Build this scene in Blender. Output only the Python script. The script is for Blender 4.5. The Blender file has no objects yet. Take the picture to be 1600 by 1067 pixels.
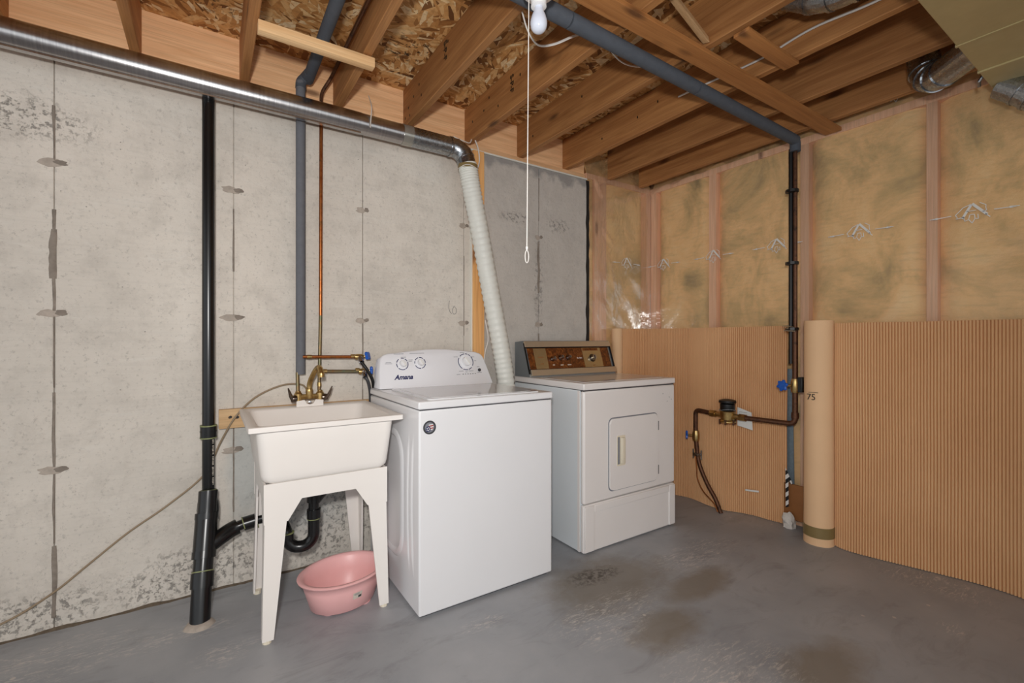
import bpy, bmesh, math, random
from mathutils import Vector, Matrix, noise
random.seed(7)
scn = bpy.context.scene
col = scn.collection

# ---------------------------------------------------------------- camera, world, light, exposure
cam_d = bpy.data.cameras.new('camera')
cam_d.sensor_width = 36.0
cam_d.lens = 36.0 * 718.0 / 1600.0
cam_d.shift_y = -1.5 / 1600.0
cam_d.clip_start = 0.02
cam = bpy.data.objects.new('camera', cam_d); col.objects.link(cam)
cam.location = (0, 0, 1.17)
cam.rotation_euler = (math.radians(90), 0, -math.radians(33.45))
scn.camera = cam

world = bpy.data.worlds.new('world'); scn.world = world
world.use_nodes = True
world.node_tree.nodes['Background'].inputs[0].default_value = (0.93, 0.97, 1.0, 1)
world.node_tree.nodes['Background'].inputs[1].default_value = 0.95     # the open rest of the basement behind the camera

# the camera's flash head: a wide cone above the lens, pointing where the camera points and a little left
fl_d = bpy.data.lights.new('camera_flash', 'SPOT'); fl_d.energy = 118.0; fl_d.shadow_soft_size = 0.06; fl_d.color = (1.0, 0.98, 0.955)
fl_d.spot_size = math.radians(150); fl_d.spot_blend = 1.0
fl = bpy.data.objects.new('camera_flash', fl_d); col.objects.link(fl)
fl.location = (-0.12, -0.12, 1.42); fl.rotation_euler = (math.radians(86), 0, -math.radians(24))

scn.view_settings.view_transform = 'Standard'
scn.view_settings.look = 'None'
scn.view_settings.gamma = 1.0
scn.view_settings.exposure = 0.2
scn.view_settings.use_curve_mapping = False
scn.cycles.max_bounces = 8
scn.cycles.transparent_max_bounces = 12
scn.cycles.use_denoising = True

# ---------------------------------------------------------------- material helpers
def lin(v):
    v /= 255.0
    return v / 12.92 if v <= 0.04045 else ((v + 0.055) / 1.055) ** 2.4
def C(r, g, b): return (lin(r), lin(g), lin(b), 1.0)

class M:
    """small wrapper round a node material"""
    def __init__(s, name, base=(0.8, 0.8, 0.8, 1), rough=0.6, metal=0.0, spec=0.5):
        s.m = bpy.data.materials.new(name); s.m.use_nodes = True
        s.t = s.m.node_tree; s.b = s.t.nodes['Principled BSDF']
        s.set('Base Color', base); s.set('Roughness', rough); s.set('Metallic', metal); s.set('Specular IOR Level', spec)
    def set(s, key, v): s.put(s.b.inputs[key], v)
    def put(s, sock, v):
        if isinstance(v, bpy.types.NodeSocket): s.t.links.new(v, sock)
        elif isinstance(v, (int, float)) and sock.type in ('RGBA',): sock.default_value = (v, v, v, 1)
        elif isinstance(v, (int, float)) and sock.type == 'VECTOR': sock.default_value = (v, v, v)
        else: sock.default_value = v
    def n(s, typ, ins=None, out=0, **props):
        nd = s.t.nodes.new('ShaderNode' + typ)
        for k, v in props.items(): setattr(nd, k, v)
        for k, v in (ins or {}).items(): s.put(nd.inputs[k], v)
        return nd.outputs[out]
    def obj(s): return s.n('TexCoord', out=3)
    def map(s, vec, scale=(1, 1, 1), rot=(0, 0, 0), loc=(0, 0, 0)):
        return s.n('Mapping', {'Vector': vec, 'Scale': scale, 'Rotation': rot, 'Location': loc})
    def noise(s, vec, scale=5, detail=4, rough=0.55, dist=0.0):
        return s.n('TexNoise', {'Vector': vec, 'Scale': scale, 'Detail': detail, 'Roughness': rough, 'Distortion': dist})
    def ramp(s, fac, stops, interp='LINEAR'):
        nd = s.t.nodes.new('ShaderNodeValToRGB'); s.put(nd.inputs[0], fac)
        cr = nd.color_ramp; cr.interpolation = interp
        while len(cr.elements) < len(stops): cr.elements.new(0.5)
        for e, (p, c) in zip(cr.elements, stops):
            e.position = p; e.color = c if len(c) == 4 else (*c, 1)
        return nd.outputs[0]
    def bw(s, fac, a, b):
        lo, hi = (0, 0, 0, 1), (1, 1, 1, 1)
        return s.ramp(fac, [(a, lo), (b, hi)] if a < b else [(b, hi), (a, lo)])
    def mix(s, fac, a, b, blend='MIX'):
        nd = s.t.nodes.new('ShaderNodeMix'); nd.data_type = 'RGBA'; nd.blend_type = blend
        s.put(nd.inputs[0], fac); s.put(nd.inputs[6], a); s.put(nd.inputs[7], b)
        return nd.outputs[2]
    def math(s, op, a, b=0.0, clamp=False):
        nd = s.t.nodes.new('ShaderNodeMath'); nd.operation = op; nd.use_clamp = clamp
        s.put(nd.inputs[0], a); s.put(nd.inputs[1], b); return nd.outputs[0]
    def bump(s, h, strength=0.3, dist=0.01):
        s.set('Normal', s.n('Bump', {'Height': h, 'Strength': strength, 'Distance': dist}))
    def xyz(s, vec):
        nd = s.t.nodes.new('ShaderNodeSeparateXYZ'); s.put(nd.inputs[0], vec); return nd.outputs
    def spot(s, vec, c, r, wob=None, amount=0.5):
        """soft stain: 1 at the centre c, 0 beyond the radii r, with a ragged edge"""
        v = s.map(vec, scale=(1 / r[0], 1 / r[1], 1 / r[2]), loc=(-c[0] / r[0], -c[1] / r[1], -c[2] / r[2]))
        l = s.n('VectorMath', {0: v}, out=1, operation='LENGTH')
        if wob is not None: l = s.math('ADD', l, s.math('MULTIPLY', s.math('SUBTRACT', wob, 0.5), amount * 2))
        return s.bw(s.math('SUBTRACT', 1.3, l), 0.15, 0.75)

MATS = {}
def simple(key, c, rough=0.5, metal=0.0, var=0.06, scale=14, spec=0.5, bump=0.0):
    a = M(key, c, rough, metal, spec); v = a.noise(a.obj(), scale, 4)
    dark = tuple(x * (1 - var * 2) for x in c[:3]) + (1,); lite = tuple(min(1, x * (1 + var)) for x in c[:3]) + (1,)
    a.set('Base Color', a.mix(v, dark, lite))
    if bump: a.bump(a.noise(a.obj(), scale * 8, 3), bump, 0.003)
    MATS[key] = a.m
    return a

def wood(key, c1, c2, knot, axis='y', fine=1.0, rough=0.65, streak=0.55):
    """long grained softwood; axis = direction the grain runs"""
    a = M(key, c1, rough)
    rnd = a.n('ObjectInfo', out=5)
    off = a.n('CombineXYZ', {0: a.math('MULTIPLY', rnd, 37.0), 1: a.math('MULTIPLY', rnd, 91.0), 2: a.math('MULTIPLY', rnd, 53.0)})
    v = a.n('VectorMath', {0: a.obj(), 1: off}, operation='ADD')
    sc = {'x': (0.9, 14, 14), 'y': (14, 0.9, 14), 'z': (14, 14, 0.9)}[axis]
    g = a.noise(a.map(v, sc), 2.2 * fine, 5, 0.6, 0.6)
    fs = {'x': (2, 90, 90), 'y': (90, 2, 90), 'z': (90, 90, 2)}[axis]
    f = a.noise(a.map(v, fs), 2.0 * fine, 3, 0.5)
    base = a.mix(a.bw(g, 0.3, 0.72), c1, c2)
    base = a.mix(a.math('MULTIPLY', a.bw(f, 0.45, 0.75), 0.35), base, tuple(x * streak for x in c2[:3]) + (1,))
    ks = {'x': (2.2, 7, 7), 'y': (7, 2.2, 7), 'z': (7, 7, 2.2)}[axis]
    vor = a.n('TexVoronoi', {'Vector': a.map(v, ks), 'Scale': 1.0})
    kn = a.bw(vor, 0.16, 0.06)
    base = a.mix(a.math('MULTIPLY', kn, 0.75), base, knot)
    tone = a.math('ADD', 0.84, a.math('MULTIPLY', rnd, 0.3))
    base = a.mix(1.0, base, a.n('CombineColor', {0: tone, 1: tone, 2: tone}), 'MULTIPLY')
    a.set('Base Color', base)
    a.bump(a.mix(0.5, g, f), 0.25, 0.004)
    MATS[key] = a.m

wood('joist_wood', C(190, 136, 82), C(148, 96, 52), C(66, 36, 20), 'y')
wood('rim_wood', C(246, 202, 156), C(222, 170, 122), C(84, 44, 22), 'x')
wood('strap_wood', C(190, 132, 76), C(164, 106, 56), C(80, 46, 24), 'x')
wood('pale_wood', C(236, 200, 152), C(218, 172, 120), C(130, 80, 44), 'x')
wood('stud_wood', C(246, 200, 164), C(226, 174, 138), C(96, 52, 30), 'z')
wood('furring_wood', C(236, 184, 120), C(214, 152, 92), C(110, 58, 28), 'z')

# oriented strand board: cells give a flake direction, stretched cells inside give the flakes
a = M('strand_board', rough=0.7)
v = a.obj()
def flakes(seed, big, small):
    vv = a.map(v, loc=(seed, seed * 1.7, 0))
    ang = a.n('TexVoronoi', {'Vector': a.map(vv, (1, 1, 0)), 'Scale': big}, out=1)
    an = a.math('MULTIPLY', a.xyz(ang)[0], 6.28)
    w = a.n('VectorRotate', {'Vector': vv, 'Angle': an}, rotation_type='Z_AXIS')
    w = a.n('VectorMath', {0: w, 1: a.n('VectorMath', {0: a.n('TexNoise', {'Vector': vv, 'Scale': 9.0}, out=1), 1: (0.02, 0.02, 0)}, operation='MULTIPLY')}, operation='ADD')
    cell = a.n('TexVoronoi', {'Vector': a.map(w, (1, 4.2, 0)), 'Scale': small}, out=1)
    return a.xyz(cell)[0], a.xyz(cell)[1]
f1, g1 = flakes(3.1, 6.0, 8.0)
f2, g2 = flakes(8.3, 10.0, 13.0)
f = a.mix(a.bw(g2, 0.48, 0.52), f1, f2)
c = a.ramp(f, [(0.0, C(84, 50, 22)), (0.12, C(146, 98, 50)), (0.3, C(196, 142, 82)), (0.6, C(222, 172, 110)), (0.85, C(240, 204, 148)), (1.0, C(252, 232, 190))])
c = a.mix(a.math('MULTIPLY', a.bw(a.noise(v, 3.0, 3), 0.35, 0.7), 0.4), c, C(166, 104, 40))
bl = a.math('MULTIPLY', a.bw(a.noise(v, 30, 4, 0.7), 0.56, 0.62), a.math('ADD', a.spot(v, (0.03, 2.36, 2.65), (0.16, 0.10, 1)), a.spot(v, (0.86, 2.22, 2.65), (0.16, 0.12, 1))))
c = a.mix(bl, c, C(34, 24, 18))
fine = a.noise(a.map(v, (60, 60, 60)), 1.0, 3)
c = a.mix(a.math('MULTIPLY', a.bw(fine, 0.45, 0.7), 0.3), c, C(110, 66, 30))
a.set('Base Color', c); a.bump(f, 0.8, 0.006); MATS['strand_board'] = a.m

# poured concrete, wall coordinates in metres
a = M('concrete', rough=0.85)
v = a.obj(); X, Y_, Z = a.xyz(v)
big = a.noise(a.map(v, (1, 1, 0.8)), 1.3, 5, 0.6)
c = a.mix(a.bw(big, 0.3, 0.7), C(202, 195, 185), C(226, 218, 207))
c = a.mix(a.math('MULTIPLY', a.bw(a.noise(v, 7, 6, 0.72), 0.48, 0.72), 0.45), c, C(174, 167, 158))
c = a.mix(a.math('MULTIPLY', a.bw(a.noise(v, 60, 5, 0.8), 0.56, 0.66), 0.4), c, C(140, 134, 128))
c = a.mix(a.math('MULTIPLY', a.bw(a.noise(a.map(v, (1, 1, 3)), 4, 6, 0.75, 1.0), 0.56, 0.66), 0.4), c, C(222, 217, 208))
c = a.mix(a.math('MULTIPLY', a.bw(a.noise(a.map(v, (0.6, 1, 30)), 4, 3), 0.5, 0.8), 0.12), c, C(150, 146, 140))
pit = a.n('TexVoronoi', {'Vector': v, 'Scale': 26.0})
pm = a.n('TexVoronoi', {'Vector': v, 'Scale': 26.0}, out=1)
pits = a.math('MULTIPLY', a.bw(a.math('ADD', pit, a.math('MULTIPLY', a.xyz(pm)[1], 0.12)), 0.17, 0.12), a.bw(a.xyz(pm)[0], 0.80, 0.82))
c = a.mix(a.math('MULTIPLY', pits, 0.75), c, C(84, 78, 72))
# rough, stony patches with their own outlines
rg = a.bw(a.noise(v, 42, 5, 0.75), 0.52, 0.6)
wob = a.noise(v, 5, 4, 0.7)
def patch(cx, cz, rx, rz, am=0.7): return a.spot(v, (cx, 2.57, cz), (rx, 1.0, rz), wob, am)
pt = patch(-0.58, 2.05, 0.22, 0.09)
for q in ((-0.05, 0.1, 0.35, 0.12), (1.72, 2.0, 0.13, 0.035), (2.1, 1.99, 0.11, 0.05), (-0.6, 0.08, 0.3, 0.08), (0.55, 0.28, 0.4, 0.3), (1.92, 1.55, 0.04, 0.35)):
    pt = a.math('MAXIMUM', pt, patch(*q))
c = a.mix(a.math('MULTIPLY', a.math('MULTIPLY', pt, rg), 0.7), c, C(104, 100, 96))
# damp, tarry band along the top of the last bay and bluish patches on the wall behind the tub
tar = a.math('MULTIPLY', a.bw(a.math('SUBTRACT', a.math('ADD', Z, a.math('MULTIPLY', a.noise(v, 9, 4), 0.22)), 2.0), 0.415, 0.455), a.bw(a.math('SUBTRACT', X, 1.0), 0.46, 0.48))
c = a.mix(a.math('MULTIPLY', tar, 0.65), c, C(92, 92, 94))
c = a.mix(a.math('MULTIPLY', a.math('MAXIMUM', patch(0.15, 0.55, 0.09, 0.3, 0.4), patch(0.4, 0.4, 0.3, 0.25, 0.4)), 0.4), c, C(150, 166, 172))
c = a.mix(a.bw(a.math('SUBTRACT', X, 1.0), 0.46, 0.47), c, a.mix(0.35, c, C(168, 166, 165)))
a.set('Base Color', c)
hh = a.math('SUBTRACT', a.noise(v, 14, 6, 0.6), a.math('MULTIPLY', a.math('ADD', pits, a.math('MULTIPLY', pt, rg)), 0.8))
a.bump(hh, 0.5, 0.014); MATS['concrete'] = a.m
simple('mortar', C(188, 176, 164), 0.9, var=0.2, scale=40, bump=0.6)
simple('ridge', C(150, 139, 128), 0.9, var=0.3, scale=30, bump=0.6)
simple('slab_joint', C(112, 98, 82), 0.9, var=0.35, scale=50, bump=0.6)
simple('tar', C(26, 26, 28), 0.6, var=0.2)

# worn grey floor paint
a = M('floor_paint', rough=0.42)
v = a.obj()
wob = a.noise(v, 6, 5, 0.7)
c = a.mix(a.bw(a.noise(v, 1.6, 5, 0.6), 0.3, 0.7), C(142, 145, 150), C(172, 173, 176))
c = a.mix(a.math('MULTIPLY', a.bw(a.noise(a.map(v, (1, 2.5, 1), rot=(0, 0, 0.6)), 3, 5, 0.7, 1.2), 0.52, 0.7), 0.45), c, C(118, 117, 119))
def st(cx, cy, rx, ry, am=0.6): return a.spot(v, (cx, cy, 0), (rx, ry, 1), wob, am)
brown = a.math('MAXIMUM', a.math('MAXIMUM', st(1.62, 1.60, 0.40, 0.24), st(1.56, 1.22, 0.2, 0.12)), a.math('MAXIMUM', st(1.95, 1.35, 0.28, 0.10), st(1.85, 0.75, 0.22, 0.12)))
c = a.mix(a.math('MULTIPLY', brown, 0.62), c, C(120, 106, 84))
c = a.mix(a.math('MULTIPLY', st(1.60, 1.68, 0.15, 0.07, 0.8), a.math('MULTIPLY', a.bw(a.noise(v, 36, 4, 0.7), 0.42, 0.6), 0.9)), c, C(62, 50, 38))
scr = a.bw(a.noise(a.map(v, (4, 17, 1), rot=(0, 0, 0.55)), 4.5, 6, 0.8, 1.2), 0.52, 0.60)
worn = st(-0.48, 2.33, 0.30, 0.16)
for q in ((1.45, 1.42, 0.3, 0.12), (2.93, 0.74, 0.14, 0.26), (2.25, 1.55, 0.35, 0.12), (0.05, 2.03, 0.12, 0.08), (1.38, 1.35, 0.2, 0.12), (-0.1, 2.25, 0.25, 0.08), (2.52, 0.57, 0.07, 0.05), (1.5, 0.9, 0.3, 0.2), (0.95, 1.65, 0.12, 0.05)):
    worn = a.math('MAXIMUM', worn, st(*q))
c = a.mix(a.math('MULTIPLY', a.math('MULTIPLY', worn, scr), 0.6), c, C(214, 206, 198))
fl = a.n('TexVoronoi', {'Vector': v, 'Scale': 9.0}); fc = a.n('TexVoronoi', {'Vector': v, 'Scale': 9.0}, out=1)
chips = a.math('MULTIPLY', a.bw(a.math('ADD', fl, a.math('MULTIPLY', a.noise(v, 40, 2), 0.1)), 0.13, 0.10), a.bw(a.xyz(fc)[0], 0.72, 0.74))
c = a.mix(a.math('MULTIPLY', chips, 0.7), c, C(208, 200, 190))
a.set('Base Color', c); a.set('Roughness', a.math('ADD', 0.34, a.math('MULTIPLY', a.noise(v, 5, 4), 0.25)))
a.bump(a.noise(v, 10, 6, 0.6), 0.18, 0.01); MATS['floor_paint'] = a.m

# fibreglass behind polythene
a = M('fibreglass', rough=0.8)
v = a.obj()
n1 = a.noise(a.map(v, (1, 1.2, 1)), 2.6, 5, 0.62, 0.5)
c = a.ramp(n1, [(0.28, C(150, 130, 88)), (0.42, C(214, 178, 120)), (0.54, C(248, 202, 140)), (0.72, C(255, 218, 160))])
c = a.mix(a.math('MULTIPLY', a.bw(a.noise(a.map(v, (1, 1, 6)), 9, 4, 0.6), 0.5, 0.75), 0.25), c, C(150, 132, 92))
a.set('Base Color', c); a.bump(a.noise(v, 9, 5, 0.65), 0.5, 0.02); MATS['fibreglass'] = a.m

a = M('polythene', (0.9, 0.88, 0.84, 1), 0.2)
t = a.t
tr = t.nodes.new('ShaderNodeBsdfTransparent'); tr.inputs[0].default_value = (0.97, 0.965, 0.95, 1)
gl = t.nodes.new('ShaderNodeBsdfGlossy'); gl.inputs['Roughness'].default_value = 0.09
df = t.nodes.new('ShaderNodeBsdfDiffuse'); df.inputs[0].default_value = (0.85, 0.84, 0.8, 1)
bmp = a.n('Bump', {'Height': a.noise(a.map(a.obj(), (1, 1, 0.55), rot=(0.5, 0.2, 0)), 7, 4, 0.6, 0.8), 'Strength': 0.4, 'Distance': 0.012})
t.links.new(bmp, gl.inputs['Normal'])
m1 = t.nodes.new('ShaderNodeMixShader'); m1.inputs[0].default_value = 0.07
t.links.new(tr.outputs[0], m1.inputs[1]); t.links.new(df.outputs[0], m1.inputs[2])
m2 = t.nodes.new('ShaderNodeMixShader'); t.links.new(a.math('MULTIPLY', a.n('Fresnel', {'IOR': 1.42}), 0.42), m2.inputs[0])
t.links.new(m1.outputs[0], m2.inputs[1]); t.links.new(gl.outputs[0], m2.inputs[2])
t.links.new(m2.outputs[0], t.nodes['Material Output'].inputs['Surface']); MATS['polythene'] = a.m

# appliances, plastics, metals
simple('washer_white', C(236, 236, 238), 0.16, var=0.015, scale=4)
simple('washer_console', C(240, 240, 244), 0.12, var=0.015, scale=4)
simple('lid_gloss', C(222, 222, 224), 0.05, var=0.01)
simple('dryer_white', C(238, 233, 230), 0.24, var=0.02, scale=5)
simple('dryer_side', C(226, 232, 236), 0.25, var=0.02, scale=5)
simple('almond', C(232, 222, 200), 0.35, var=0.03)
simple('tub_white', C(240, 234, 228), 0.38, var=0.02, scale=6)
simple('hose_white', C(226, 226, 218), 0.45, var=0.05, scale=20)
simple('pink', C(250, 192, 190), 0.38, var=0.04, scale=8)
simple('navy', C(30, 34, 92), 0.4, var=0.1)
simple('print_grey', C(130, 132, 140), 0.5, var=0.1)
simple('dark_grey', C(62, 62, 66), 0.4, var=0.1)
simple('black', C(14, 14, 15), 0.45, var=0.2)
simple('red', C(190, 60, 56), 0.5, var=0.1)
simple('white', C(240, 238, 234), 0.5, var=0.03)
simple('foam_grey', C(106, 108, 114), 0.8, var=0.1, scale=40, bump=0.3)
simple('foam_dark', C(82, 88, 97), 0.8, var=0.12, scale=40, bump=0.3)
simple('cable_white', C(232, 228, 222), 0.45, var=0.05)
simple('cable_tan', C(150, 130, 104), 0.5, var=0.1)
simple('porcelain', C(236, 236, 236), 0.15, var=0.02)
simple('steel_grey', C(150, 156, 160), 0.45, 0.5, var=0.06)
simple('chrome', C(200, 200, 204), 0.15, 1.0, var=0.05)
simple('dark_chrome', C(120, 108, 100), 0.22, 1.0, var=0.2)
simple('gold_trim', C(214, 196, 158), 0.25, 0.9, var=0.08)
simple('silver_trim', C(222, 208, 186), 0.3, 0.75, var=0.04)
simple('valve_blue', C(24, 92, 190), 0.35, var=0.1)
simple('tape', C(136, 116, 74), 0.35, var=0.1)
simple('foil_blue', C(120, 136, 146), 0.5, 0.2, var=0.2, scale=60, bump=0.4)
simple('brown_board', C(150, 98, 52), 0.7, var=0.12)
simple('plaster', C(226, 220, 212), 0.9, var=0.2, scale=30, bump=0.8)
simple('paper', C(230, 230, 226), 0.7, var=0.03)
simple('tape_clear', C(170, 168, 160), 0.18, 0.6, var=0.15)
simple('label_paper', C(214, 204, 190), 0.6, var=0.06)

def aged(key, c1, c2, c3, rough, metal=1.0, scale=30):
    a = M(key, c1, rough, metal); v = a.obj()
    n1 = a.noise(v, scale, 4, 0.6)
    a.set('Base Color', a.ramp(n1, [(0.3, c1), (0.52, c2), (0.72, c3)]))
    a.set('Roughness', a.math('ADD', rough - 0.1, a.math('MULTIPLY', n1, 0.3))); MATS[key] = a.m
aged('copper', C(150, 84, 44), C(176, 108, 62), C(120, 84, 52), 0.35)
aged('copper_green', C(140, 104, 70), C(124, 112, 84), C(104, 116, 96), 0.42, 0.8)
aged('copper_dark', C(80, 54, 40), C(104, 70, 50), C(62, 46, 38), 0.45, 0.7)
aged('brass', C(206, 182, 128), C(186, 156, 102), C(150, 126, 84), 0.3)
aged('zinc', C(176, 180, 184), C(156, 160, 164), C(196, 198, 200), 0.24, 1.0, 60)
aged('trunk_metal', C(196, 180, 134), C(188, 172, 128), C(200, 186, 142), 0.55, 0.35, 4)

a = M('duct_alu', C(176, 172, 172), 0.24, 1.0)
v = a.obj(); n1 = a.noise(a.map(v, (60, 1, 1)), 2.0, 3)
a.set('Base Color', a.mix(n1, C(150, 146, 148), C(206, 204, 202)))
a.set('Roughness', a.math('ADD', 0.17, a.math('MULTIPLY', n1, 0.14))); MATS['duct_alu'] = a.m

a = M('abs_black', C(16, 16, 17), 0.26)
v = a.obj()
sp = a.math('MULTIPLY', a.bw(a.noise(v, 70, 4, 0.7), 0.62, 0.66), a.spot(v, (-0.03, 2.3, 0.05), (0.15, 0.2, 0.12)))
a.set('Base Color', a.mix(sp, C(16, 16, 17), C(196, 188, 176))); MATS['abs_black'] = a.m
simple('cement_green', C(142, 148, 100), 0.5, var=0.35, scale=60)

a = M('cardboard', rough=0.85)
v = a.obj()
c = a.mix(a.bw(a.noise(v, 2.0, 4), 0.3, 0.7), C(220, 170, 122), C(230, 184, 136))
c = a.mix(a.math('MULTIPLY', a.bw(a.noise(a.map(v, (40, 40, 1)), 2, 3), 0.45, 0.8), 0.3), c, C(204, 154, 110))
a.set('Base Color', c); MATS['cardboard'] = a.m
simple('cardboard_smooth', C(238, 196, 152), 0.75, var=0.04, scale=6)

a = M('burl', rough=0.3)
v = a.obj(); n1 = a.noise(v, 38, 5, 0.65, 1.5)
a.set('Base Color', a.ramp(n1, [(0.3, C(48, 22, 8)), (0.5, C(104, 54, 20)), (0.68, C(150, 88, 38))])); MATS['burl'] = a.m

a = M('bulb_glass', C(206, 212, 226), 0.12)
a.set('Emission Color', (0.95, 0.97, 1.0, 1)); a.set('Emission Strength', 0.04); MATS['bulb_glass'] = a.m

def stripes(key):
    a = M(key, rough=0.5); z = a.xyz(a.obj())
    s_ = a.math('FRACT', a.math('MULTIPLY', a.math('ADD', z[2], z[1]), 18.0))
    a.set('Base Color', a.ramp(s_, [(0, C(20, 20, 22)), (0.5, C(228, 226, 222))], 'CONSTANT')); MATS[key] = a.m
stripes('stripe_tape')

# ---------------------------------------------------------------- mesh helpers
WL = {}     # world location of each object's origin
def new_bm(): return bmesh.new()

def finish(name, bm, mat, parent=None, smooth=False, origin=None, angle=35, flatbig=False):
    """link bm (built in world metres) as ONE mesh object"""
    bmesh.ops.recalc_face_normals(bm, faces=bm.faces)
    if parent is not None: o0 = WL[parent.name]
    elif origin is not None: o0 = Vector(origin)
    else:
        xs = [v.co.x for v in bm.verts]; ys = [v.co.y for v in bm.verts]; zs = [v.co.z for v in bm.verts]
        o0 = Vector(((min(xs) + max(xs)) / 2, (min(ys) + max(ys)) / 2, min(zs)))
    bmesh.ops.translate(bm, verts=bm.verts, vec=-o0)
    me = bpy.data.meshes.new(name)
    if smooth:
        for f in bm.faces: f.smooth = not (flatbig and max(abs(c_) for c_ in f.normal) > 0.9995)
        for e in bm.edges:
            if len(e.link_faces) == 2 and e.calc_face_angle(0) > math.radians(angle): e.smooth = False
    bm.to_mesh(me); bm.free()
    for m in (mat if isinstance(mat, (list, tuple)) else [mat]): me.materials.append(MATS[m])
    o = bpy.data.objects.new(name, me); col.objects.link(o)
    if parent is not None: o.parent = parent
    else: o.location = o0
    WL[o.name] = o0
    return o

def tag(o, label, cat, group=None):
    o['label'] = label; o['category'] = cat
    if group: o['group'] = group
    return o
def struct(o, label=None):
    o['kind'] = 'structure'
    if label: o['label'] = label
    return o
def thing(name, label, cat, loc, group=None):
    o = bpy.data.objects.new(name, None); col.objects.link(o); o.location = loc; o.empty_display_size = 0.1
    WL[o.name] = Vector(loc); tag(o, label, cat, group); return o

def box(bm, x0, x1, y0, y1, z0, z1, bev=0.0, seg=2):
    vs = [bm.verts.new(p) for p in ((x0, y0, z0), (x1, y0, z0), (x1, y1, z0), (x0, y1, z0), (x0, y0, z1), (x1, y0, z1), (x1, y1, z1), (x0, y1, z1))]
    fs = [bm.faces.new([vs[i] for i in q]) for q in ((0, 3, 2, 1), (4, 5, 6, 7), (0, 1, 5, 4), (1, 2, 6, 5), (2, 3, 7, 6), (3, 0, 4, 7))]
    if bev:
        es = {e for f in fs for e in f.edges}
        bmesh.ops.bevel(bm, geom=list(es), offset=bev, segments=seg, profile=0.5, affect='EDGES')
    return vs
def mbox(name, mat, parent, *a, bev=0.0, seg=2, smooth=None):
    bm = new_bm(); box(bm, *a, bev=bev, seg=seg)
    return finish(name, bm, mat, parent, smooth=bool(bev) if smooth is None else smooth, flatbig=True)

def spline(pts, n=8):
    """Catmull-Rom through pts"""
    P = [Vector(p) for p in pts]; out = []
    Q = [P[0] * 2 - P[1]] + P + [P[-1] * 2 - P[-2]]
    for i in range(1, len(Q) - 2):
        for k in range(n):
            t = k / n; a, b, c, d = Q[i - 1], Q[i], Q[i + 1], Q[i + 2]
            out.append(0.5 * ((2 * b) + (c - a) * t + (2 * a - 5 * b + 4 * c - d) * t * t + (3 * b - a - 3 * c + d) * t ** 3))
    out.append(P[-1]); return out
def elbowed(pts, r, n=6):
    """straight runs with rounded corners of radius r"""
    P = [Vector(p) for p in pts]; out = [P[0]]
    for i in range(1, len(P) - 1):
        a = (P[i - 1] - P[i]); b = (P[i + 1] - P[i]); k = min(r, a.length * 0.49, b.length * 0.49)
        s, e = P[i] + a.normalized() * k, P[i] + b.normalized() * k
        for j in range(n + 1):
            t = j / n; out.append(s * (1 - t) ** 2 + P[i] * 2 * t * (1 - t) + e * t * t)
    out.append(P[-1]); return out
def tube(bm, pts, r, seg=12, caps=True, flat=1.0):
    P = [Vector(p) for p in pts]; rr = r if isinstance(r, (list, tuple)) else [r] * len(P)
    T = [(P[min(i + 1, len(P) - 1)] - P[max(i - 1, 0)]).normalized() for i in range(len(P))]
    u = T[0].orthogonal().normalized(); rings = []
    for i, p in enumerate(P):
        u = (u - T[i] * u.dot(T[i])).normalized(); w = T[i].cross(u)
        rings.append([bm.verts.new(p + (u * math.cos(2 * math.pi * k / seg) + w * flat * math.sin(2 * math.pi * k / seg)) * rr[i]) for k in range(seg)])
    for a, b in zip(rings, rings[1:]):
        for k in range(seg): bm.faces.new((a[k], a[(k + 1) % seg], b[(k + 1) % seg], b[k]))
    if caps:
        bm.faces.new(list(reversed(rings[0]))); bm.faces.new(rings[-1])
def mtube(name, mat, parent, pts, r, seg=12, **k):
    bm = new_bm(); tube(bm, pts, r, seg, **k); return finish(name, bm, mat, parent, smooth=True)
def cyl(name, mat, parent, a, b, r, seg=20, r2=None):
    bm = new_bm(); tube(bm, [a, b], [r, r if r2 is None else r2], seg); return finish(name, bm, mat, parent, smooth=True)
def lathe(bm, prof, c, axis='z', seg=24, sx=1.0, sy=1.0):
    """prof = [(radius, height)], closed at both ends when the radius is 0"""
    rings = []
    for r, h in prof:
        ring = []
        for k in range(seg):
            a = 2 * math.pi * k / seg; x, y = math.cos(a) * r * sx, math.sin(a) * r * sy
            p = {'z': (x, y, h), 'y': (x, h, y), 'x': (h, x, y)}[axis]
            ring.append(bm.verts.new(Vector(c) + Vector(p)))
        rings.append(ring)
    for a, b in zip(rings, rings[1:]):
        for k in range(seg): bm.faces.new((a[k], a[(k + 1) % seg], b[(k + 1) % seg], b[k]))
    bm.faces.new(list(reversed(rings[0]))); bm.faces.new(rings[-1])
    bmesh.ops.remove_doubles(bm, verts=bm.verts, dist=1e-5)
def mlathe(name, mat, parent, prof, c, **k):
    bm = new_bm(); lathe(bm, prof, c, **k); return finish(name, bm, mat, parent, smooth=True)
def prism(bm, poly, axis, a, b):
    """extrude a 2-D outline; axis x: poly=(y,z), y: poly=(x,z), z: poly=(x,y)"""
    mk = {'x': lambda p, h: (h, p[0], p[1]), 'y': lambda p, h: (p[0], h, p[1]), 'z': lambda p, h: (p[0], p[1], h)}[axis]
    A = [bm.verts.new(mk(p, a)) for p in poly]; B = [bm.verts.new(mk(p, b)) for p in poly]
    n = len(poly)
    for i in range(n): bm.faces.new((A[i], A[(i + 1) % n], B[(i + 1) % n], B[i]))
    bm.faces.new(list(reversed(A))); bm.faces.new(B)
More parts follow.
